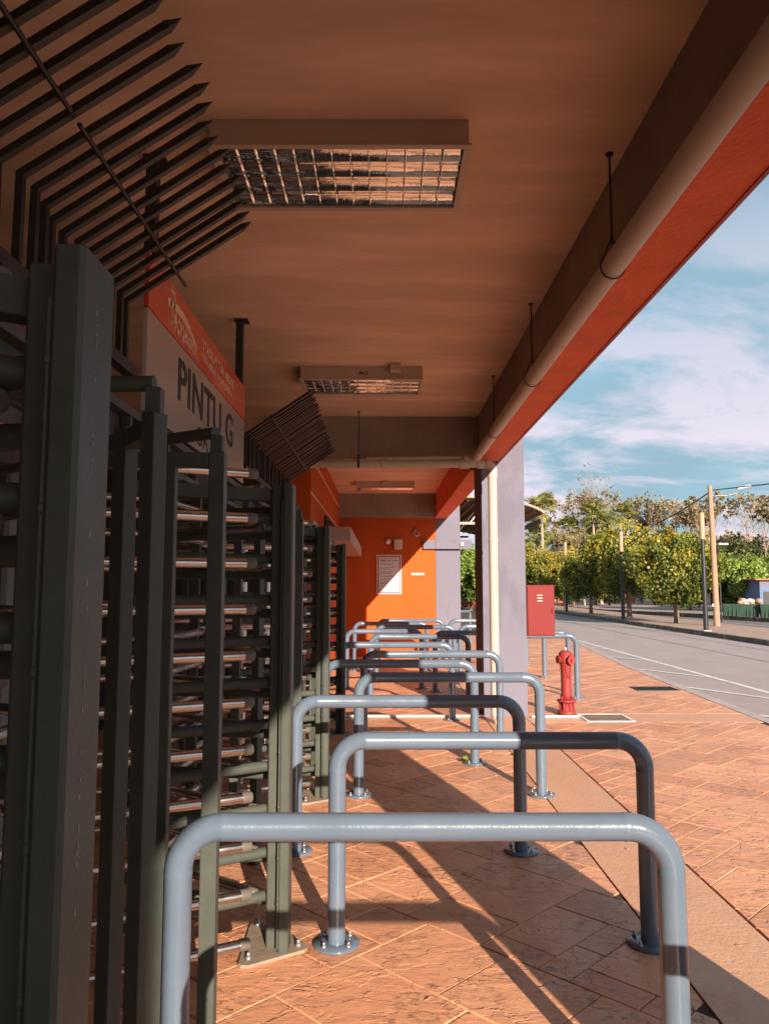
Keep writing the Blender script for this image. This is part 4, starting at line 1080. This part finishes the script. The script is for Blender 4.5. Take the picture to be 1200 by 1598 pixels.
# bins, skip, hut, far wall
def bin_(x, y, w_, h_, m_, label):
    t = thing('wheelie_bin', label, 'bin', (x, y, 0.03), R(-20), 'rubbish bins at the far kerb')
    b = MB(); b.v = [(-w_ / 2 * .88, -0.3, 0.06), (w_ / 2 * .88, -0.3, 0.06), (w_ / 2 * .88, 0.3, 0.06), (-w_ / 2 * .88, 0.3, 0.06), (-w_ / 2, -0.38, h_), (w_ / 2, -0.38, h_), (w_ / 2, 0.38, h_), (-w_ / 2, 0.38, h_)]
    b.f = [(0, 3, 2, 1), (4, 5, 6, 7), (0, 1, 5, 4), (1, 2, 6, 5), (2, 3, 7, 6), (3, 0, 4, 7)]; b.sm = [False] * 6
    b.build('body', m_, t, 0.02)
    MB().box(-w_ / 2 - .02, w_ / 2 + .02, -0.40, 0.40, h_, h_ + 0.05).build('rim', m_, t, 0.015)
    for x_ in (-w_ * .2, 0, w_ * .2): MB().box(x_ - .02, x_ + .02, -0.385, -0.365, 0.1, h_ - .02).build('rib', m_, t)
    for x_ in (-w_ * .35, w_ * .35): MB().tube([(x_, -0.28, 0.05), (x_ + 0.04, -0.28, 0.05)], 0.05, 10).build('wheel', M_grate, t)
for x, y, w_, m_, lb in ((17.75, 39.4, 0.95, M_binGreen, 'leftmost dark green bin by the wooden pole'), (18.55, 39.2, 0.85, M_binGreen, 'second dark green bin heaped with cardboard'),
                         (19.2, 38.6, 0.85, M_binGreen, 'third dark green bin'), (18.9 + 1.0, 38.4, 0.8, M_binGreen, 'dark green bin beside the light green one'), (19.3 + 1.35, 38.2, 0.8, M_binLight, 'light green bin at the right end of the row')):
    bin_(x, y, w_, 0.66, m_, lb)
sk = thing('skip_container', 'dark green waste container with white lettering behind the bins', 'skip', (24.0, 50.5, 0.03), 0)
MB().box(-1.35, 0.95, -0.6, 0.6, 0.25, 1.05).build('body', M_binGreen, sk, 0.03)
for k in range(7): MB().box(-1.25 + k * .33, -1.2 + k * .33, -0.64, -0.601, 0.28, 1.02).build('rib', M_binGreen, sk)
text('SW 8822', 'lettering', M_white, sk, 0.24, (-0.75, -0.645, 0.55), FACE_S, 0.004)
rub = thing('rubbish_heap', 'heap of torn cardboard and sacks on top of the dark bins', 'rubbish', (18.6, 39.2, 0.75))
for k in range(9):
    c_ = MB().lathe([(0.05, -0.08), (0.17, -0.03), (0.14, 0.08), (0.03, 0.13)], n=7).build('sack', [M_trash, M_kerb, M_signred][k % 3 if k % 3 < 2 else (2 if k == 2 else 0)], rub)
    c_.location = (random.uniform(-0.95, 0.8), random.uniform(-.2, .2), random.uniform(0, .16)); c_.scale = (random.uniform(.8, 1.8), 1, random.uniform(.7, 1.4)); c_.rotation_euler = (0, 0, random.random() * 3)
hut = thing('blue_hut', 'small blue hut with rusty roof at the right edge', 'hut', (23.3, 46.0, 0.03))
MB().box(-0.9, 2.2, 0, 2.2, 0, 1.95).build('wall', M_blue, hut); MB().box(-0.9, 2.2, -0.012, 0, 1.62, 1.95).build('wall_band', M_column, hut)
MB().prism([(-1.25, -0.3), (2.5, -0.3), (2.5, 2.4), (-1.25, 2.4)], 1.98, 2.06).build('roof', M_earth, hut)
MB().box(-0.70, -0.32, -0.02, 0.0, 0.05, 1.3).build('door', M_grate, hut); MB().box(-0.2, 0.25, -0.02, 0.0, 0.75, 1.3).build('shutter', M_inpost, hut)
bw = thing('boundary_wall', 'low red and white site boundary behind the median trees', 'wall', (0, 78, 0))
for k in range(16):
    MB().box(14 + k * 1.9, 15.85 + k * 1.9, 0, 0.2, 0, 1.25 + 0.2 * (k % 2)).build('panel', (M_signred if k % 3 else M_white), bw)
# parking lot shed roof: curved canopy beyond the second column
cn = thing('curved_canopy', 'curved corrugated roof canopy on steel frame beyond the second column', 'canopy', (0, 0, 0))
arcp = [(1.0 + 3.62 * i / 40, 3.56 + 0.62 * math.sqrt(max(0, 1 - ((i / 40 - 0.30) / 0.72) ** 2)) ) for i in range(41)]
cm_ = MB()
for i, (x, z) in enumerate(arcp):
    zz = z + 0.0
    for y in (22.0, 34.0): cm_.v.append((x, y, zz))
n0 = len(cm_.v)
for i in range(40): cm_.f.append((2 * i, 2 * i + 1, 2 * i + 3, 2 * i + 2)); cm_.sm.append(True)
so = cm_.build('roof_sheet', M_roofsheet, cn); sm2 = so.modifiers.new('thick', 'SOLIDIFY'); sm2.thickness = 0.03
for k in range(13):
    i = 1 + k * 3; x, z = arcp[i]
    MB().box(x - 0.025, x + 0.025, 22.05, 33.95, z - 0.10, z - 0.035).build('purlin', M_bark, cn)
for y in (22.0, 25.0, 28.0, 31.0, 34.0):
    MB().tube([(x, y, z - 0.02) for x, z in arcp[::3]], 0.045, 8).build('rib', M_black, cn)
    MB().bar((1.3, y, 3.42), (3.1, y, 3.42), 0.05, 0.07).build('tie_beam', M_ledge if y < 23 else M_black, cn)
    for k in range(2): MB().bar((1.6 + k * 0.9, y, 3.45), (2.05 + k * 0.9, y, 4.02), 0.03, 0.03).build('brace', M_white, cn)
for k in range(38): MB().tube([(x, 22.2 + k * 0.31, z - 0.035) for x, z in arcp[::4]], 0.018, 5).build('corrugation', M_roofsheet, cn)
MB().tube([(x, 21.96, z + 0.01) for x, z in arcp], 0.035, 8).build('edge_trim', M_ledge, cn)
MB().bar((4.56, 22, 3.50), (4.56, 34, 3.50), 0.08, 0.12).build('gutter', M_black, cn)
for y in (23.0, 33.0): MB().box(3.0, 3.12, y, y + 0.12, 0, 3.4).build('support_post', M_black, cn) if y > 30 else None

lr = random.Random(17)
LM = MB().prism([(0, -0.006), (0.012, -0.010), (0.026, 0.0), (0.012, 0.009)], 0.0, 0.0025).mesh('dead_leaf', M_trash)
for k, (x, y, lb) in enumerate(((1.58, 3.62, 'pale dry leaf on the plain band right of the second hoop'), (1.50, 4.9, 'tiny dry leaf on the plain band beyond the second hoop'),
                                (0.16, 3.16, 'dry leaf on the sunlit tiles between the first two hoops'), (2.6, 5.2, 'dry leaf on the open plaza tiles'),
                                (2.1, 7.4, 'dry leaf on the plaza in front of the hydrant'), (0.45, 5.6, 'dry leaf in the shadow behind the third hoop'))):
    o = bpy.data.objects.new('dead_leaf', LM); C.objects.link(o); o.location = (x, y, 0.002); o.rotation_euler = (lr.uniform(-.3, 0), lr.uniform(-.3, 0), lr.random() * 6)
    tag(o, lb, 'leaf', 'dry leaves scattered on the paving')
